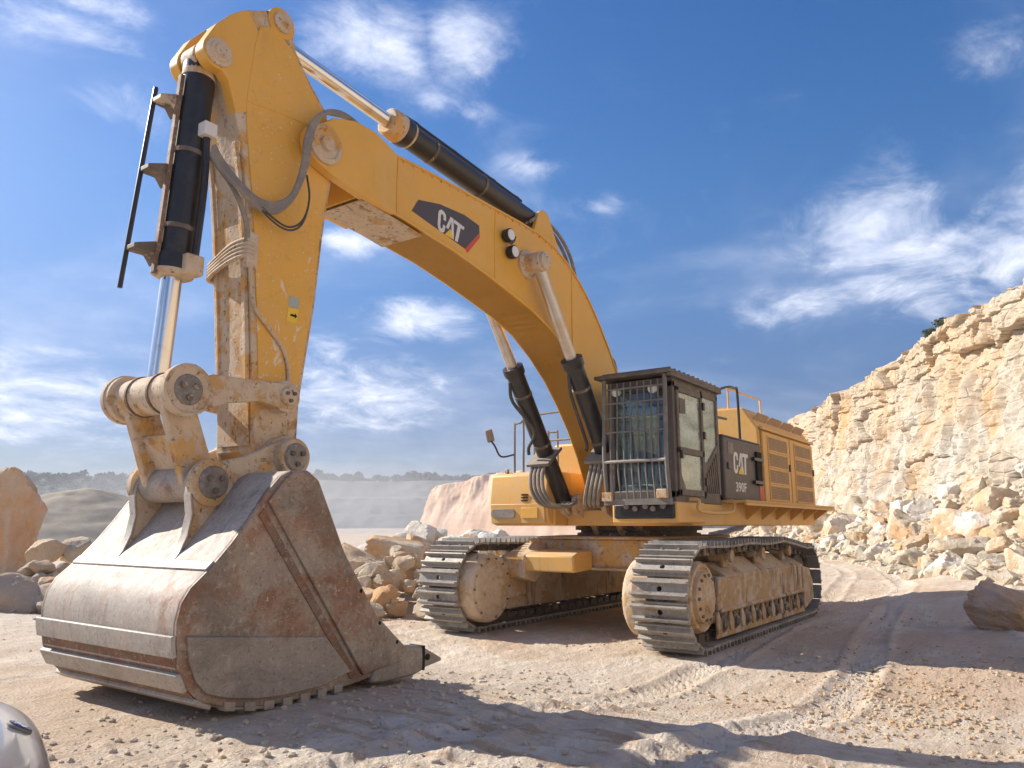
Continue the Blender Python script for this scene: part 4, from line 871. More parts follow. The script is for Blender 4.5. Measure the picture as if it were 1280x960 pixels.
# inside
sb = MB(); sb.box(1.15, 1.70, 1.0, 1.5, 2.35, 2.50); sb.box(1.02, 1.18, 1.0, 1.5, 2.45, 3.08); sb.box(1.04, 1.14, 1.12, 1.38, 3.08, 3.28); seat = sb.build('seat', M['blue_seat'], cab, 0.05, 3)
MB().box(1.17, 1.215, 1.04, 1.46, 2.62, 3.02).build('seat_cover', M['pale_cloth'], cab, 0.02)
for y in (.92, 1.52): MB().box(1.2, 1.9, y, y+.1, 2.1, 2.62).build('console', M['grey_plastic'], cab, 0.03)
MB().box(1.25, 1.6, 1.05, 1.45, 2.0, 2.35).build('seat_base', M['grey_plastic'], cab, 0.02)
for y in (1.12, 1.32): MB().tube([(2.15, y, 2.02), (2.08, y, 2.35), (2.02, y, 2.62)], .02, 6, 3).build('lever', M['bar_grey'], cab)
MB().box(2.1, 2.25, 1.55, 1.63, 2.7, 2.95).build('monitor', M['black'], cab, 0.02)
MB().box(2.12, 2.36, .92, 1.6, 2.03, 2.12).build('pedal_box', M['pale_cloth'], cab, 0.02)
# guards
rg = MB(); rg.box(.70, 2.62, .66, 1.80, 3.575, 3.625); rg.box(.70, .76, .66, 1.80, 3.53, 3.58); rg.box(.74, 2.6, 1.74, 1.80, 3.53, 3.58)
rgo = rg.build('roof_guard', M['cab_grey'], EX, 0.01)
for k in range(11): MB().tube([(.8+.165*k, .72, 3.64), (.8+.165*k, 1.74, 3.64)], .035, 8, 0).build('roof_bar', M['cab_grey'], rgo)
gm = MB()
for y in (.79, 1.70): gm.tube([(2.52, y, 1.86), (2.60, y, 2.45), (2.57, y, 3.0), (2.56, y, 3.56)], .030, 8, 3)
gm.box(2.50, 2.58, .76, 1.73, 1.84, 1.92)
guard = gm.build('front_guard', M['bar_grey'], EX)
for k in range(1, 9):
    y = .79 + .91*k/9; MB().tube([(2.52, y, 1.88), (2.60, y, 2.43), (2.575, y, 3.0), (2.56, y, 3.50)], .0115, 6, 3).build('guard_bar', M['bar_grey'], guard)
for z_, r, x_ in ((2.42, .021, 2.607), (2.82, .011, 2.59), (3.02, .011, 2.585), (3.22, .011, 2.58), (3.42, .013, 2.57)):
    MB().tube([(x_, .79, z_), (x_, 1.70, z_)], r, 8, 0).build('guard_bar', M['wear_steel' if r > .02 else 'bar_grey'], guard)
for y, z_ in ((.80, 1.95), (1.60, 1.98)): MB().box(2.56, 2.62, y-.05, y+.10, z_-.06, z_+.06).build('guard_mount', M['mud_heavy'], guard, 0.01)
for y in (.95, 1.50): MB().lathe((2.44, y, 3.40), (2.6, y, 3.37), [(0, .05), (.06, .06), (.10, .06), (.105, .05)], 16).build('work_lamp', M['lamp'], cab)
MB().box(2.05, 2.46, .84, 1.72, 1.66, 1.865).build('front_skirt', M['black'], EX, 0.03)
for k, y in enumerate((1.05, 1.18, 1.33, 1.44, 1.58)): MB().cyl((2.47, y, 1.82-.03*(k % 2)), (2.51, y, 1.82-.03*(k % 2)), .035, n=12).build('skirt_fitting', M['hose_grey'], EX)
MB().box(1.45, 2.42, .80, 1.755, 1.60, 1.88).build('cab_base', M['yellow_dusty'], EX, 0.02)

# ---------------------------------------------------------------- boom
TOP = [(6.85, 5.50), (6.45, 5.535), (5.94, 5.552), (5.23, 5.563), (4.62, 5.560), (3.96, 5.565), (3.45, 5.545), (3.05, 5.46), (2.70, 5.32), (2.40, 5.14), (2.10, 4.91), (1.80, 4.61), (1.52, 4.29), (1.22, 3.90), (.97, 3.45), (.76, 2.95), (.62, 2.45)]
BOT = [(6.80, 4.885), (6.19, 4.835), (5.30, 4.735), (4.69, 4.625), (4.20, 4.52), (3.68, 4.40), (3.20, 4.24), (2.75, 3.99), (2.35, 3.70), (2.0, 3.36), (1.70, 3.02), (1.42, 2.62), (1.15, 2.15)]
HB = .345
bm_ = MB(); bm_.prism(TOP + arc(.85, 2.2, .26, 170, 320, 8) + BOT[::-1], -HB+.02, HB-.02)
bm_.ribbon(TOP, -.030, -HB, HB); bm_.ribbon(BOT, .030, -HB, HB)
for s in (1, -1):
    nose = [(6.35, 5.50), (6.35, 4.83), (6.80, 4.86), (7.22, 4.925), (7.42, 4.985)] + arc(7.35, 5.19, .215, -60, 80, 10) + [(7.25, 5.52), (6.96, 5.62), (6.68, 5.62), (6.50, 5.56)]
    bm_.prism(nose, *sorted((s*.27, s*.385)))
boom = bm_.build('boom', M['yellow'], EX, 0.010)
for s in (1, -1):
    MB().lathe((7.35, s*.36, 5.19), (7.35, s*2, 5.19), [(0, .20), (.055, .20), (.065, .185), (.07, .155), (.05, .14), (.05, .075), (.09, .07), (.095, .02)], 32).build('pin_boss', M['yellow_mud'], boom)
for x in (6.60, 6.95): MB().box(x-.05, x+.05, -.26, .26, 5.58, 5.66).build('hose_clamp', M['yellow_mud'], boom, 0.01)
# underside stain plate where mud collects
MB().ribbon([(6.78, 4.855), (6.19, 4.803), (5.85, 4.76)], .006, -.31, .31).build('mud_patch', M['mud_heavy'], boom)
for x_, za, zb in ((6.28, 4.86, 5.53), (4.50, 4.60, 5.54), (2.62, 3.93, 5.26)):
    MB().tube([(x_, HB-.019, za), (x_+.01, HB-.019, (za+zb)/2), (x_, HB-.019, zb)], .011, 6, 2).build('weld_seam', M['yellow'], boom)
# decal and letters
def quad_map(q):
    bl, br, tr_, tl = [np.array(v) for v in q]
    return lambda u, v: tuple(((1-u)*(1-v)*bl + u*(1-v)*br + u*v*tr_ + (1-u)*v*tl).tolist())
CATS = [[(0.0, .28), (.03, .12), (.10, .03), (.20, .03), (.28, .12), (.30, .30), (.30, .40), (.21, .40), (.21, .28), (.185, .19), (.125, .19), (.10, .28), (.10, .72), (.125, .81), (.185, .81), (.21, .72), (.21, .62), (.30, .62), (.30, .72), (.28, .88), (.20, .97), (.10, .97), (.03, .88), (0, .72)],
        [(.33, .36), (.455, .97), (.57, .97), (.70, .06), (.595, .06), (.51, .80), (.435, .36)],
        [(.60, .97), (.60, .81), (.755, .81), (.755, .03), (.875, .03), (.875, .81), (1.0, .81), (1.0, .97)]]
CATTRI = [(.32, .03), (.505, .42), (.69, .03)]
def letters(q, y, th, parent):
    f = quad_map(q)
    for L_ in CATS: MB().prism([f(u, v) for u, v in L_], y, y+th).build('letter', M['white'], parent)
    MB().prism([f(u, v) for u, v in CATTRI], y, y+th*1.3).build('triangle', M['decal_yellow'], parent)
dec = [(6.05, 4.985), (5.945, 5.15), (5.58, 5.228), (5.13, 5.252), (4.84, 5.213), (4.83, 5.12), (5.11, 4.83)]
dcl = MB().prism(dec, HB-.021, HB-.016).build('emblem_plate', M['decal_grey'], boom)
MB().prism([(5.11, 4.83), (4.83, 5.12), (4.825, 5.058), (5.06, 4.793)], HB-.021, HB-.0155).build('red_strip', M['decal_red'], boom)
letters([(5.62, 4.893), (5.205, 4.855), (5.128, 5.10), (5.605, 5.186)], HB-.016, .003, dcl)
lp = [(.20, 2.357), (-.46, 2.357), (-.50, 2.715), (.18, 2.715)]
letters(lp, 1.7525, .003, panel)
cu = bpy.data.curves.new('model_number', 'FONT'); cu.body = '390F'; cu.extrude = .0015; cu.offset = 0.018; cu.size = 1
tmp = bpy.data.objects.new('tmp', cu); COL.objects.link(tmp); bpy.context.view_layer.update()
me = bpy.data.meshes.new_from_object(tmp.evaluated_get(bpy.context.evaluated_depsgraph_get())); bpy.data.objects.remove(tmp)
co = np.array([v.co[:] for v in me.vertices]); x0_, x1_, y0_, y1_ = co[:, 0].min(), co[:, 0].max(), co[:, 1].min(), co[:, 1].max()
for v in me.vertices:
    u_, w_ = (v.co.x-x0_)/(x1_-x0_), (v.co.y-y0_)/(y1_-y0_); zz_ = v.co.z
    v.co = (.14-.50*u_, 1.7545+zz_, 2.085+.15*w_)
link('model_number', me, M['white'], panel)
for x_, z_ in ((4.31, 5.24), (4.22, 5.04)):
    wl = MB().lathe((x_, HB-.02, z_), (x_, 2, z_), [(0, .05), (.03, .05), (.03, .085), (.10, .09), (.115, .085)], 20).build('work_lamp', M['black'], boom)
    MB().lathe((x_, HB+.09, z_), (x_, 2, z_), [(0, .075), (.012, .07), (.016, .02)], 20).build('lamp_glass', M['lamp'], wl)
MB().tube([(4.31, .40, 5.15), (4.24, .40, 5.14), (4.20, .38, 5.19), (4.12, .35, 5.22), (4.05, .33, 5.32)], .008, 6, 4).build('cable', M['rubber'], boom)
bl_ = MB()
for k in range(26):
    i_ = 6.2-k*.16; zz_ = np.interp(i_, [v[0] for v in TOP[::-1]], [v[1] for v in TOP[::-1]]); bl_.cyl((i_, HB-.03, zz_-.045), (i_, HB-.008, zz_-.045), .014, n=6)
tag(bl_.build('bolt', M['yellow_mud'], boom), kind='stuff')
for s in (1, -1):
    MB().lathe((3.80, s*.30, 5.0), (3.80, s*2, 5.0), [(0, .20), (.06, .20), (.09, .15), (.13, .14)], 28).build('cylinder_boss', M['yellow_mud'], boom)
for y_ in (-.20, .14): MB().prism(hull2(3.15, 5.86, .17, 3.1, 5.30, .42), y_, y_+.06).build('cylinder_lug', M['yellow'], boom, 0.008)
for k, dy in enumerate((-.02, .08, .16)):
    MB().tube([(3.45, dy, 5.78), (3.20, dy, 5.88+.02*k), (2.80, dy, 5.86), (2.48, dy, 5.68), (2.28, dy, 5.42), (2.15, dy, 5.0)], .026, 8, 5).build('hose', M['hose_grey'], boom)
MB().tube([(1.36, .2, 4.16), (1.24, .2, 4.22), (1.08, .2, 4.12), (.95, .2, 3.7)], .024, 8, 5).build('hose', M['hose_grey'], boom)
MB().tube([(5.9, -.05, 5.60), (5.0, -.06, 5.62), (4.0, -.06, 5.62), (3.4, -.06, 5.62)], .035, 8, 4).build('pipe', M['yellow_mud'], boom)

# ---------------------------------------------------------------- cylinders
def cylinder(name, a, b, y, frac, rb_, rr_, mat='black', rodmat='chrome', col='black', collar=.10, eye=.13, parent=EX):
    """barrel from pin a towards pin b, rod on to pin b; points (x,z)"""
    a, b = Vector((a[0], y, a[1])), Vector((b[0], y, b[1])); d = (b-a).normalized(); L = (b-a).length; c_ = a + d*L*frac
    o = MB().lathe(a, b, [(0, rb_*.9), (.05, rb_), (L*frac-.12, rb_), (L*frac-.11, rb_*1.12), (L*frac, rb_*1.12), (L*frac+.01, rr_*1.3)], 28).build(name, M[mat], parent)
    MB().cyl(c_, b, rr_, n=28).build('rod', M[rodmat], o)
    MB().lathe(c_ - d*.13, b, [(0, rb_*1.13), (.03, rb_*1.2), (.03+collar, rb_*1.2), (.04+collar, rb_*.9)], 24).build('collar', M[col], o)
    for k in range(2): 
        pc = a + d*L*frac*(.45+.35*k); MB().lathe(pc, b, [(0, rb_*1.0), (.001, rb_*1.05), (.04, rb_*1.05), (.041, rb_*1.0)], 24).build('band', M['bearing'], o)
    MB().lathe(b - Vector((0, .10, 0)), b + Vector((0, 1, 0)), [(0, eye*.9), (.01, eye), (.19, eye), (.20, eye*.9)], 28).build('rod_eye', M['yellow_mud'], o)
    MB().lathe(a - Vector((0, .10, 0)), a + Vector((0, 1, 0)), [(0, eye*.9), (.01, eye), (.19, eye), (.20, eye*.9)], 28).build('base_eye', M['yellow_mud'], o)
    return o, a, b, d, L
for s in (1, -1):
    o, a, b, d, L = cylinder('boom_cylinder', (1.52, 1.88), (3.80, 5.0), .50*s, .63, .132, .082, rodmat='rod_dusty', eye=.135)
    MB().lathe((3.80, s*.60, 5.0), (3.80, s*2, 5.0), [(0, .12), (.05, .12), (.06, .10), (.065, .03)], 24).build('pin_cap', M['mud_heavy'], o)
    pc = a + d*L*.24
    Q = Matrix.Translation(pc) @ d.to_track_quat('Z', 'Y').to_matrix().to_4x4()
    MB().box(-.20, .20, -.30, .18, -.025, .025, Q).build('hose_flange', M['bar_grey'], o, 0.008)
    for k in range(4):
        st = Q @ Vector((-.10+.07*k if s > 0 else -.12+.07*k, -.24, -.03))
        MB().tube([st, st + Vector((.07, .0, -.16)), st + Vector((.10, -.04*s, -.38)), st + Vector((.02, -.12*s, -.56)), st+Vector((-.22, -.22*s, -.62)), st+Vector((-.5, -.24*s, -.55))], .027, 8, 5).build('hose', M['hose_grey'], o)
    st = a + d*L*.56 + Vector((.14, -.06, 0)); MB().tube([st, a + d*L*.48 + Vector((.19, -.10, -.02)), a + d*L*.36 + Vector((.20, -.10*s, -.05)), pc + Vector((.26, -.14, .10)), pc + Vector((.20, -.18, 0))], .026, 8, 5).build('hose', M['rubber'], o)
o, a, b, d, L = cylinder('stick_cylinder', (3.15, 5.88), (7.82, 6.26), 0, .60, .15, .082, rodmat='chrome', eye=.12)
pc = a + d*L*.565
MB().lathe(pc, b, [(0, .162), (.10, .178), (.22, .175), (.34, .165), (.36, .14)], 20).build('cylinder_head', M['yellow_mud'], o)
for f_ in (.10, .22, .40, .55): pq = a + d*L*f_; MB().box(pq.x-.06, pq.x+.06, -.05, .05, pq.z+.12, pq.z+.21).build('pipe_clamp', M['black'], o, 0.008)
MB().tube([a + d*L*.08 + Vector((0, .05, .17)), a + d*L*.54 + Vector((0, .05, .17)), a + d*L*.575 + Vector((0, .03, .13))], .022, 8, 3).build('pipe', M['black'], o)

# ---------------------------------------------------------------- stick
HS = .25
FR = [(8.36, 5.48), (8.31, 5.37), (8.24, 5.15), (8.165, 4.92), (8.10, 4.60), (8.05, 4.25), (8.0, 3.82), (7.95, 3.36), (7.915, 3.0), (7.89, 2.63), (7.86, 2.20)]
BK = [(7.42, 2.32), (7.405, 2.55), (7.325, 3.16), (7.26, 3.64), (7.21, 4.29), (7.125, 5.0), (7.16, 5.33), (7.23, 5.63), (7.44, 5.83), (7.64, 6.08)]
HEAD = arc(7.83, 6.26, .135, 200, 70, 6) + [(7.99, 6.31), (8.20, 6.19), (8.35, 6.06)]
sk = MB(); sk.prism(FR + arc(7.57, 2.16, .19, -10, -150, 6) + BK + HEAD[2:], -HS, HS)
stick = sk.build('stick', M['yellow_mud'], EX, 0.012)
LUG = [(8.20, 6.19), (8.35, 6.06), (8.49, 5.88), (8.575, 5.70)] + arc(8.455, 5.615, .145, 20, -110, 8) + [(8.34, 5.42), (8.24, 5.15), (8.05, 5.25), (8.03, 6.0)]
for s in (1, -1):
    MB().prism(LUG, *sorted((s*.135, s*(HS+.008)))).build('cylinder_lug', M['yellow'], stick, 0.008)
    MB().lathe((8.455, s*(HS+.0), 5.615), (8.455, s*2, 5.615), [(0, .125), (.03, .125), (.035, .095), (.05, .09), (.052, .06), (.07, .055)], 28).build('pin_boss', M['yellow_mud'], stick)
    MB().prism([(8.06, 6.10), (7.90, 6.19), (7.66, 6.03), (7.47, 5.80), (7.27, 5.60), (7.20, 5.33), (7.165, 5.0), (7.25, 4.29), (7.30, 3.64), (7.365, 3.16), (7.43, 2.72), (7.84, 2.74), (7.865, 3.02), (7.90, 3.38), (7.95, 3.82), (8.0, 4.25), (8.05, 4.60), (8.11, 4.95), (8.15, 5.30), (8.10, 5.9)], *sorted((s*(HS-.01), s*(HS+.014)))).build('side_plate', M['yellow_stick'], stick, 0.006)
    MB().prism(arc(7.83, 6.26, .15, 0, 350, 24), *sorted((s*.12, s*(HS+.02)))).build('pin_boss', M['yellow'], stick, 0.006)
    MB().lathe((7.83, s*(HS+.01), 6.26), (7.83, s*2, 6.26), [(0, .10), (.035, .10), (.04, .07), (.045, .02)], 20).build('pin_cap', M['yellow_mud'], stick)
    MB().prism([(7.885, 2.70), (7.855, 2.20), (7.80, 2.02), (7.60, 1.97), (7.43, 2.06), (7.41, 2.34), (7.405, 2.70)], *sorted((s*(HS-.02), s*(HS+.018)))).build('end_plate', M['mud_heavy'], stick, 0.01)
    MB().lathe((7.60, s*.20, 2.15), (7.60, s*2, 2.15), [(0, .19), (.17, .19), (.19, .17)], 28).build('pin_boss', M['mud_heavy'], stick)
    MB().lathe((7.66, s*.20, 2.68), (7.66, s*2, 2.68), [(0, .14), (.22, .14), (.23, .12)], 24).build('pin_boss', M['mud_heavy'], stick)
MB().ribbon([(8.055, 4.20), (8.005, 3.82), (7.955, 3.36), (7.92, 3.0), (7.895, 2.63), (7.87, 2.25)], -.012, -HS+.03, HS-.03).build('front_plate', M['mud_heavy'], stick, 0.004)
for y_ in (-.23, .17): MB().ribbon([(8.17, 4.92), (8.105, 4.60), (8.055, 4.25), (8.005, 3.82), (7.955, 3.36), (7.92, 3.0), (7.895, 2.63)], -.035, y_, y_+.045).build('edge_strip', M['yellow_mud'], stick, 0.006)
MB().tube([(8.14, HS+.013, 5.30), (7.75, HS+.013, 5.36), (7.24, HS+.013, 5.40)], .010, 6, 2).build('weld_seam', M['yellow_stick'], stick)
# hose bundle crossing the stick front
for k in range(5): MB().tube([(8.02, .33, 3.86+.035*k), (8.07, .28, 3.88+.036*k), (8.09, .10, 3.86+.036*k), (8.09, -.12, 3.80+.03*k), (8.06, -.27, 3.76+.03*k), (7.95, -.29, 3.76+.03*k)], .020, 6, 4).build('hose', M['mud_heavy'], stick)
MB().box(7.96, 8.07, .25, .31, 3.78, 4.10).build('hose_bracket', M['mud_heavy'], stick, 0.01)
MB().tube([(8.42, .16, 4.72), (8.34, .22, 4.60), (8.22, .28, 4.42), (8.12, .30, 4.22), (8.07, .29, 4.04), (8.06, .22, 3.95)], .026, 8, 5).build('hose', M['hose_grey'], stick)
for k in range(4):
    e = .024*k; MB().tube([(8.46, .30, 4.73-e), (8.40, .33, 4.62-e), (8.26, .36+.01*k, 4.48-e), (8.05, .37, 4.38-e), (7.86, .38, 4.40-e), (7.69, .39, 4.56-e*.5), (7.62-.012*k, .42, 4.86), (7.60-.015*k, .43, 5.16), (7.47-.01*k, .42, 5.42+.01*k), (7.22, .38, 5.60-.01*k), (6.90, .30, 5.66), (6.62, .22, 5.62)], .024, 8, 6).build('hose', M['hose_grey'], stick)
for k in range(2): MB().tube([(8.10, .37, 4.40), (7.95, .39, 4.28-.03*k), (7.74, .40, 4.22-.03*k), (7.58, .40, 4.33-.03*k), (7.52, .41, 4.56), (7.57, .42, 4.78)], .010, 6, 5).build('cable', M['rubber'], stick)
MB().tube([(8.03, .285, 3.86), (7.99, .285, 3.60), (7.93, .285, 3.42), (7.78, .285, 3.28), (7.62, .285, 3.12), (7.55, .285, 2.93), (7.56, .285, 2.78)], .016, 6, 5).build('grease_line', M['mud_heavy'], stick)
MB().prism([(7.59, 3.40), (7.47, 3.40), (7.46, 3.53), (7.58, 3.53)], HS+.014, HS+.017).build('warning_sticker', M['decal_yellow'], stick)
MB().prism([(7.575, 3.545), (7.465, 3.545), (7.46, 3.64), (7.57, 3.64)], HS+.014, HS+.017).build('warning_sticker', M['pale_cloth'], stick)
MB().prism([(7.55, 3.455), (7.50, 3.455), (7.50, 3.44), (7.475, 3.465), (7.50, 3.49), (7.50, 3.475), (7.55, 3.475)], HS+.0165, HS+.019).build('arrow', M['hole'], stick)

# bucket cylinder with its guard
HG = (8.61, 2.60)
o, a, b, d, L = cylinder('bucket_cylinder', (8.455, 5.615), HG, 0, .655, .138, .084, eye=.14)
MB().lathe((a-d*.12), b, [(0, .06), (.08, .12), (.30, .145), (.31, .12)], 24).build('cylinder_base', M['mud_heavy'], o)
MB().box(-.05, .05, -.02, .02, 0, 1, None)
e0, e1 = a + d*.22, a + d*(L*.655+.05); off = Vector((.165, .02, 0))
def bar(p0, p1, w, h, name, mat, par):
    p0, p1 = Vector(p0), Vector(p1); Q = Matrix.Translation(p0) @ (p1-p0).to_track_quat('Z', 'Y').to_matrix().to_4x4(); return MB().box(-w/2, w/2, -h/2, h/2, 0, (p1-p0).length, Q).build(name, M[mat], par, 0.004)
bar(e0+off, e1+off, .05, .035, 'guard_strip', 'rust_groove', o)
off2 = Vector((.30, -.12, 0)); r0, r1 = a + d*.36, a + d*(L*.655+.20)
MB().tube([r0+off2, r1+off2+Vector((.05, 0, 0))], .020, 8, 0).build('guard_rod', M['black'], o)
for f_ in (.45, 1.10, 1.80):
    pq = a + d*f_
    MB().prism([(pq.x+.13, pq.z+.06), (pq.x+.31+.025*f_, pq.z-.02), (pq.x+.31+.025*f_, pq.z-.06), (pq.x+.20, pq.z-.06), (pq.x+.14, pq.z-.14)], -.13, .02).build('guard_bracket', M['bearing'], o, 0.006)
MB().tube([a + d*.75 + Vector((-.05, .16, 0)), a + d*1.2 + Vector((-.08, .17, 0)), a + d*(L*.655-.08) + Vector((-.08, .17, 0))], .032, 8, 3).build('pipe', M['black'], o)
pq = a + d*.72; MB().box(pq.x-.10, pq.x+.02, .10, .24, pq.z-.05, pq.z+.07).build('pipe_block', M['white'], o, 0.01)
pq = a + d*(L*.655-.06); MB().box(pq.x-.14, pq.x+.02, .10, .23, pq.z-.10, pq.z+.07).build('pipe_block', M['yellow_mud'], o, 0.015)
MB().lathe(a + d*(L*.655-.05), b, [(0, .15), (.02, .165), (.08, .165), (.10, .12)], 24).build('gland', M['mud_heavy'], o)

# ---------------------------------------------------------------- bucket linkage
LKP = arc(HG[0], HG[1], .195, -140, 140, 22) + [(8.40, 2.758), (8.25, 2.765), (7.95, 2.775)] + arc(7.66, 2.68, .115, 70, 290, 12) + [(7.95, 2.60), (8.25, 2.545), (8.42, 2.478)]
idl = MB().prism(LKP, .36, .44).build('idler_link', M['mud_heavy'], EX, 0.012)
MB().prism(LKP, -.44, -.36).build('link_plate', M['mud_heavy'], idl, 0.012)
MB().cyl((HG[0], -.40, HG[1]), (HG[0], .40, HG[1]), .155, n=32).build('hinge_tube', M['mud_heavy'], idl)
for y_ in (-.16, .15): MB().cyl((HG[0], y_-.012, HG[1]), (HG[0], y_+.012, HG[1]), .168, n=32).build('seal_ring', M['rust_groove'], idl)
for s in (1, -1):
    MB().lathe((HG[0], s*.425, HG[1]), (HG[0], s*2, HG[1]), [(0, .205), (.04, .205), (.05, .185), (.035, .17), (.035, .02)], 32).build('end_disc', M['mud_heavy'], idl)
    bolt_cap(idl, HG[0], HG[1], s*.43, .125, sgn=s); bolt_cap(idl, 7.66, 2.68, s*.43, .085, 'mud_heavy', s)
BP = (8.35, 1.905); TPN = (7.61, 2.15)
pl = MB()
for s in (1, -1): pl.prism(hull2(HG[0], HG[1]-.02, .13, BP[0], BP[1]+.01, .145), *sorted((s*.22, s*.30)))
pl.prism([(8.52, 2.30), (8.58, 2.28), (8.42, 2.0), (8.36, 2.02)], -.24, .24)
plink = pl.build('power_link', M['yellow_mud'], EX, 0.015)
MB().cyl((BP[0], -.352, BP[1]), (BP[0], .352, BP[1]), .145, n=32).build('link_tube', M['bucket_back'], plink)
MB().cyl((HG[0], -.352, HG[1]-.01), (HG[0], .352, HG[1]-.01), .15, n=24).build('link_sleeve', M['mud_heavy'], plink)

# ---------------------------------------------------------------- bucket
BPF = [(8.005, 1.997), (7.849, 2.006), (7.739, 1.935), (7.674, 1.81), (7.436, 1.361), (7.046, .819), (6.617, .471), (6.66, .40), (7.023, .335), (7.293, .305), (7.626, .288), (8.004, .285), (8.214, .300), (8.477, .347), (8.665, .411), (8.761, .508), (8.835, .64), (8.866, .81), (8.872, .937), (8.848, 1.063), (8.786, 1.162), (8.645, 1.287), (8.498, 1.447), (8.364, 1.616), (8.217, 1.824), (8.101, 1.949)]
WB = .945
shell = BPF[:1] + BPF[:0] + BPF[25:7:-1]
bk = MB(); bk.ribbon([(7.80, 1.93)] + shell[:1] + BPF[25:7:-1] + [(6.60, .46)], .06, -WB, WB)
bucket = bk.build('bucket', M['bucket_back'], EX, 0.006)
for s in (1, -1):
    MB().prism(BPF, *sorted((s*(WB-.03), s*(WB+.02)))).build('side_plate', M['bucket_side'], bucket, 0.008)
    MB().prism([(8.215, 1.755), (8.09, 1.91), (8.0, 1.985), (7.85, 1.994), (7.75, 1.93), (7.685, 1.81), (7.448, 1.361), (7.056, .825), (6.63, .48), (6.75, .41), (7.19, .365)], *sorted((s*(WB+.018), s*(WB+.045)))).build('cheek_plate', M['bucket_side'], bucket, 0.008)
    MB().prism([(8.805, .85), (7.61, .715), (7.33, .415), (7.63, .345), (8.0, .34), (8.21, .355), (8.46, .40), (8.63, .46), (8.715, .55), (8.775, .68)], *sorted((s*(WB+.018), s*(WB+.052)))).build('wear_plate', M['bucket_wear'], bucket, 0.01)
    MB().prism([(8.285, 1.65), (8.245, 1.70), (7.225, .352), (7.31, .352)], *sorted((s*(WB+.019), s*(WB+.030)))).build('weld_strip', M['rust_groove'], bucket)
    for (hx_, hz_) in ((7.25, 1.02), (7.02, .74), (6.80, .56)): MB().cyl((hx_, s*(WB+.045), hz_+.02), (hx_, s*(WB+.0465), hz_+.02), .017, n=12).build('bolt_hole', M['hole'], bucket)
    e_ = [(7.43, 2.17)] + arc(7.61, 2.15, .165, 150, 70, 5) + [(8.05, 2.13), (8.30, 2.065), (8.42, 2.0), (8.49, 1.90), (8.50, 1.80), (8.475, 1.66), (8.50, 1.50), (8.56, 1.36), (8.60, 1.30), (8.45, 1.42), (8.20, 1.75), (8.0, 1.93), (7.60, 1.97), (7.47, 2.02)]
    MB().prism(e_, *sorted((s*.36, s*.435))).build('ear', M['mud_heavy'], bucket, 0.012)
    MB().ribbon([(8.42, 2.01), (8.49, 1.905), (8.503, 1.80), (8.48, 1.66), (8.505, 1.50), (8.56, 1.37), (8.61, 1.30)], -.016, *sorted((s*.35, s*.445))).build('ear_edge', M['wear_steel'], bucket, 0.005)
    MB().lathe((BP[0], s*.40, BP[1]), (BP[0], s*2, BP[1]), [(0, .185), (.06, .185), (.07, .16)], 28).build('pin_boss', M['mud_heavy'], bucket)
    bolt_cap(bucket, BP[0], BP[1], s*.46, .125, sgn=s)
    MB().lathe((TPN[0], s*.40, TPN[1]), (TPN[0], s*2, TPN[1]), [(0, .165), (.10, .165), (.12, .15)], 28).build('pin_boss', M['mud_heavy'], bucket)
    bolt_cap(bucket, TPN[0], TPN[1], s*.50, .12, sgn=s)
# cross bar, heel strips, grooves
MB().ribbon([(8.68, 1.275), (8.615, 1.335)], -.03, -WB, WB).build('cross_bar', M['wear_steel'], bucket, 0.008)
for path, mt, th in (([(8.874, .86), (8.868, .79), (8.853, .72)], 'wear_steel', -.032), ([(8.822, .62), (8.79, .56), (8.758, .50)], 'wear_steel', -.036), ([(8.70, .440), (8.64, .403), (8.57, .375)], 'wear_steel', -.034), ([(8.45, .342), (8.30, .315), (8.1, .291)], 'wear_steel', -.022)):
    MB().ribbon(path, th, -WB-.022, WB+.022).build('heel_strip', M[mt], bucket, 0.008)
MB().ribbon([(8.851, .72), (8.822, .62)], -.006, -WB, WB).build('heel_groove', M['rust_groove'], bucket)
MB().ribbon([(8.757, .50), (8.70, .44)], -.006, -WB, WB).build('heel_groove', M['rust_groove'], bucket)
xs = [v[0] for v in BPF[9:16]]; zs = [v[1] for v in BPF[9:16]]
for s in (1, -1):
    for k in range(7):
        x_ = 7.40 + k*.165; z_ = float(np.interp(x_, xs, zs)); sl = float(np.interp(x_+.09, xs, zs))
        MB().prism([(x_, z_+.035), (x_, z_-.028), (x_+.09, sl-.028), (x_+.09, sl+.035)], *sorted((s*(WB-.05), s*(WB+.036)))).build('wear_block', M['wear_steel'], bucket, 0.006)
MB().prism([(7.25, .315), (7.22, .39), (6.60, .50), (6.50, .47), (6.52, .43), (7.0, .335)], -WB-.005, WB+.005).build('lip', M['tooth'], bucket, 0.006)
for y_ in (-.86, -.52, -.17, .17, .52, .895):
    ad = MB().prism([(7.10, .285), (7.06, .40), (6.66, .535), (6.45, .50), (6.42, .30), (6.56, .265), (6.95, .262)], y_-.075, y_+.085).build('tooth_adapter', M['tooth'], bucket, 0.02)
    mb = MB(); mb.add([(6.43, y_-.07, .31), (6.43, y_+.08, .31), (6.43, y_+.08, .49), (6.43, y_-.07, .49), (6.17, y_-.055, .335), (6.17, y_+.065, .335), (6.17, y_+.065, .365), (6.17, y_-.055, .365)], [(0, 1, 2, 3), (4, 7, 6, 5), (0, 4, 5, 1), (1, 5, 6, 2), (2, 6, 7, 3), (3, 7, 4, 0)])
    mb.build('tooth', M['tooth'], bucket, 0.012)
    MB().prism([(6.455, .295), (6.425, .295), (6.425, .505), (6.455, .505)], y_-.078, y_+.088).build('tooth_gap', M['hole'], bucket)
    MB().cyl((6.385, y_+.075, .40), (6.385, y_+.09, .40), .028, n=12).build('tooth_pin', M['hole'], bucket)

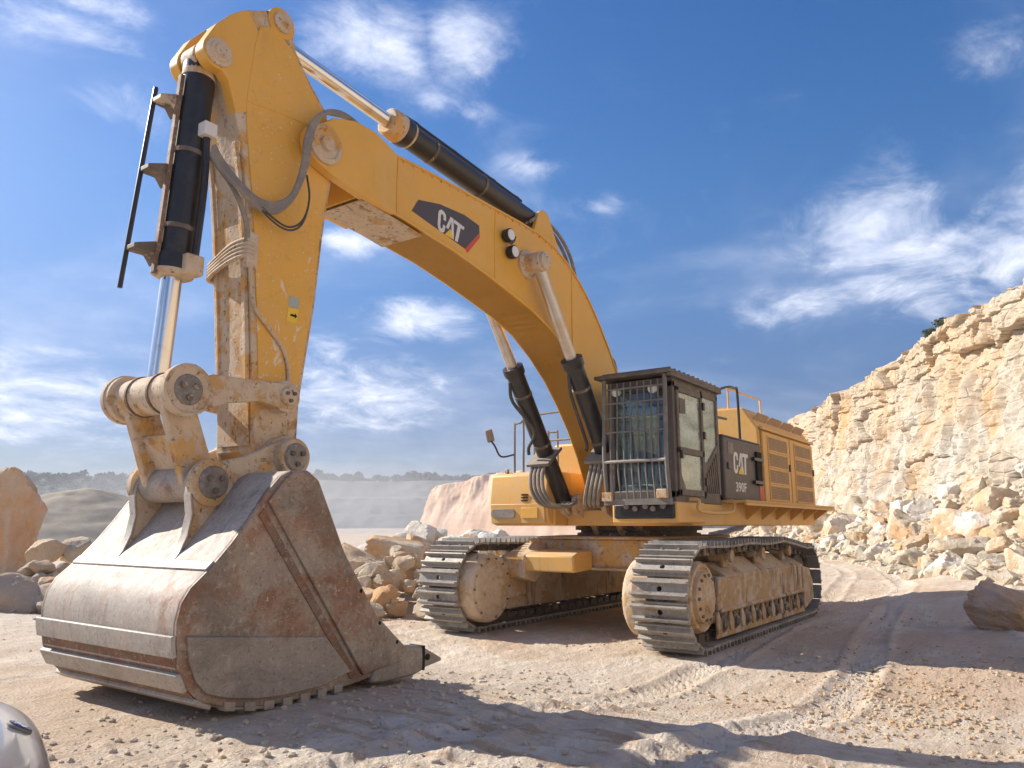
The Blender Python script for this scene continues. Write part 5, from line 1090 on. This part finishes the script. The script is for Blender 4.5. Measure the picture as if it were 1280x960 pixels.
# ================================================================== CAR (bonnet corner at the lower left)
Hd = R_(160); CARO = Vector((10.58, 2.84, .21)) 
CAR = empty('parked_car', (10.58+math.cos(Hd+math.pi)*1.925, 2.84+math.sin(Hd+math.pi)*1.925, .27), Hd)
tag(CAR, 'silver grey car, only its bonnet corner with a round blue badge showing', 'car')
m, t, p = material('silver_car_paint'); M['car'] = finish(m, t, t.mix(t.ramp(t.noise(p, 3, 5), .4, .7), (.44, .44, .46), (.37, .37, .39)), .28, .55, **{'Coat Weight': .6, 'Coat Roughness': .06})
M['car_black'] = plain('car_black_trim', (.015, .015, .017), .4)
# sections: x, half width, z of floor, belt, top, top half width
SEC = [(2.02, .48, .32, .44, .52, .40), (1.96, .66, .22, .54, .60, .56), (1.80, .80, .20, .61, .66, .66), (1.55, .87, .20, .67, .72, .70), (1.1, .90, .20, .74, .82, .74), (.75, .90, .20, .82, .92, .72), (.15, .90, .20, .86, 1.33, .60), (-.5, .90, .20, .87, 1.43, .58), (-1.2, .90, .20, .88, 1.38, .58), (-1.9, .88, .24, .88, 1.10, .62), (-2.25, .80, .35, .80, .92, .60)]
V_, F_ = [], []; NN = 18
for x, hw, z0, zb, zt, tw in SEC:
    half = [(hw*.80, z0), (hw*.97, z0+.08), (hw, (z0+zb)/2), (hw*.985, zb-.05), (hw*.95, zb), (tw+.10*(hw-tw), zb+(zt-zb)*.55), (tw*.92, zt-.02*(zt > 1)), (tw*.6, zt+.012), (tw*.2, zt+.02)]
    V_ += [(x, y, z) for y, z in half] + [(x, -y, z) for y, z in half[::-1]]
for i in range(len(SEC)-1):
    for k in range(NN): F_.append((i*NN+k, i*NN+(k+1) % NN, (i+1)*NN+(k+1) % NN, (i+1)*NN+k))
F_ += [tuple(range(NN)), tuple(range((len(SEC)-1)*NN, len(SEC)*NN))[::-1]]
cbm = MB(); cbm.v = V_; cbm.f = F_; body = cbm.build('body', M['car'], CAR, angle=70)
ss = body.modifiers.new('sub', 'SUBSURF'); ss.levels = 2; ss.render_levels = 2
for x in (1.25, -1.45):
    for s in (1, -1):
        wh = MB().lathe((x, s*.72, .32), (x, s*2, .32), [(0, .24), (.01, .31), (.03, .325), (.15, .325), (.18, .31), (.19, .22)], 32).build('wheel', M['rubber'], CAR)
        MB().lathe((x, s*.88, .32), (x, s*2, .32), [(0, .21), (.02, .20), (.01, .08), (.03, .05)], 20).build('rim', M['bar_grey'], wh)
for s in (1, -1):
    MB().prism([(.70, .95), (.22, 1.27), (-.9, 1.36), (-1.55, 1.20), (-1.7, .95)], *sorted((s*.66, s*.80))).build('side_window', M['car_black'], CAR, 0.02)
    MB().lathe((1.74, s*.62, .50), (2.1, s*.66, .48), [(0, .09), (.07, .08), (.10, .05)], 20).build('headlight', M['lamp'], CAR)
Q = Matrix.Translation((.46, 0, 1.135)) @ Matrix.Rotation(math.atan2(.42, .60), 4, 'Y')
MB().box(-.36, .36, -.58, .58, -.01, .03, Q).build('windscreen', M['car_black'], CAR, 0.01)
MB().box(1.90, 1.99, -.36, -.05, .30, .42).build('grille', M['car_black'], CAR, 0.03); MB().box(1.90, 1.99, .05, .36, .30, .42).build('grille', M['car_black'], CAR, 0.03)
M['badge_blue'] = plain('badge_dark_blue', (.012, .035, .12), .25); M['badge_light'] = plain('badge_light_blue', (.10, .28, .60), .25)

bpy.context.view_layer.update()
ev = body.evaluated_get(bpy.context.evaluated_depsgraph_get())
hit, loc, nrm, _ = ev.ray_cast(Vector((1.915, 0, 3)), Vector((0, 0, -1)))
if not hit: loc, nrm = Vector((1.88, 0, .6)), Vector((.5, 0, .86))
nrm = nrm.normalized()
bdg = MB().lathe(loc - nrm*.01, loc + nrm, [(0, .044), (.014, .044), (.018, .040), (.016, .038)], 32).build('badge', M['bar_grey'], CAR)
MB().lathe(loc, loc + nrm, [(0, .0385), (.0095, .0385), (.0105, .036)], 32).build('badge_ring', M['badge_blue'], bdg)
q = nrm.to_track_quat('Z', 'Y')
for k in range(4):
    mb = MB(); pts = [loc + nrm*.0108] + [loc + nrm*.0108 + q @ Vector((.022*math.cos(k*math.pi/2 + j*math.pi/16), .022*math.sin(k*math.pi/2 + j*math.pi/16), 0)) for j in range(9)]
    n_ = len(pts); mb.add([p_ for p_ in pts] + [p_ + nrm*.0015 for p_ in pts], [tuple(range(n_, 2*n_))] + [(j, (j+1) % n_, n_+(j+1) % n_, n_+j) for j in range(n_)])
    mb.build('badge_quarter', M['badge_light'] if k % 2 else M['white'], bdg)

# ================================================================== HAZE
hb = MB(); hb.box(-2650, 2650, -2650, 2650, -12, 50)
hz_o = hb.build('haze', None); tag(hz_o, kind='stuff')
m = bpy.data.materials.new('haze_air'); m.use_nodes = True; t = NT(m.node_tree)
pvn = t.n('ShaderNodeVolumePrincipled', {'Color': (.90, .93, 1.0, 1), 'Density': .0006, 'Anisotropy': .25})
oo = t.n('ShaderNodeOutputMaterial'); t.t.links.new(pvn.outputs[0], oo.inputs['Volume']); hz_o.data.materials.append(m)

# dust hanging over the pit floor behind the tracks
V_, F_ = ICO[4]
for c_, r_, dn in (((-120, -150, 5), (70, 70, 11), .0028), ((-95, -125, 5), (40, 40, 9), .0035), ((-62, -66, 3), (24, 34, 8), .003)):
    P_ = V_*np.array(r_); P_ = P_*(1+.35*fbm(V_*2.1+r_[0], 4))[:, None] + np.array(c_)
    P_[:, 2] = np.maximum(P_[:, 2], -1.5)
    dz = npmesh('dust_cloud', P_, F_, None); tag(dz, 'thin pale dust hanging over the pit floor behind the tracks', 'dust', kind='stuff')
    m = bpy.data.materials.new('dust_air'); m.use_nodes = True; t = NT(m.node_tree)
    pvn = t.n('ShaderNodeVolumePrincipled', {'Color': (.95, .94, .93, 1), 'Density': dn, 'Anisotropy': .2})
    oo = t.n('ShaderNodeOutputMaterial'); t.t.links.new(pvn.outputs[0], oo.inputs['Volume']); dz.data.materials.append(m)
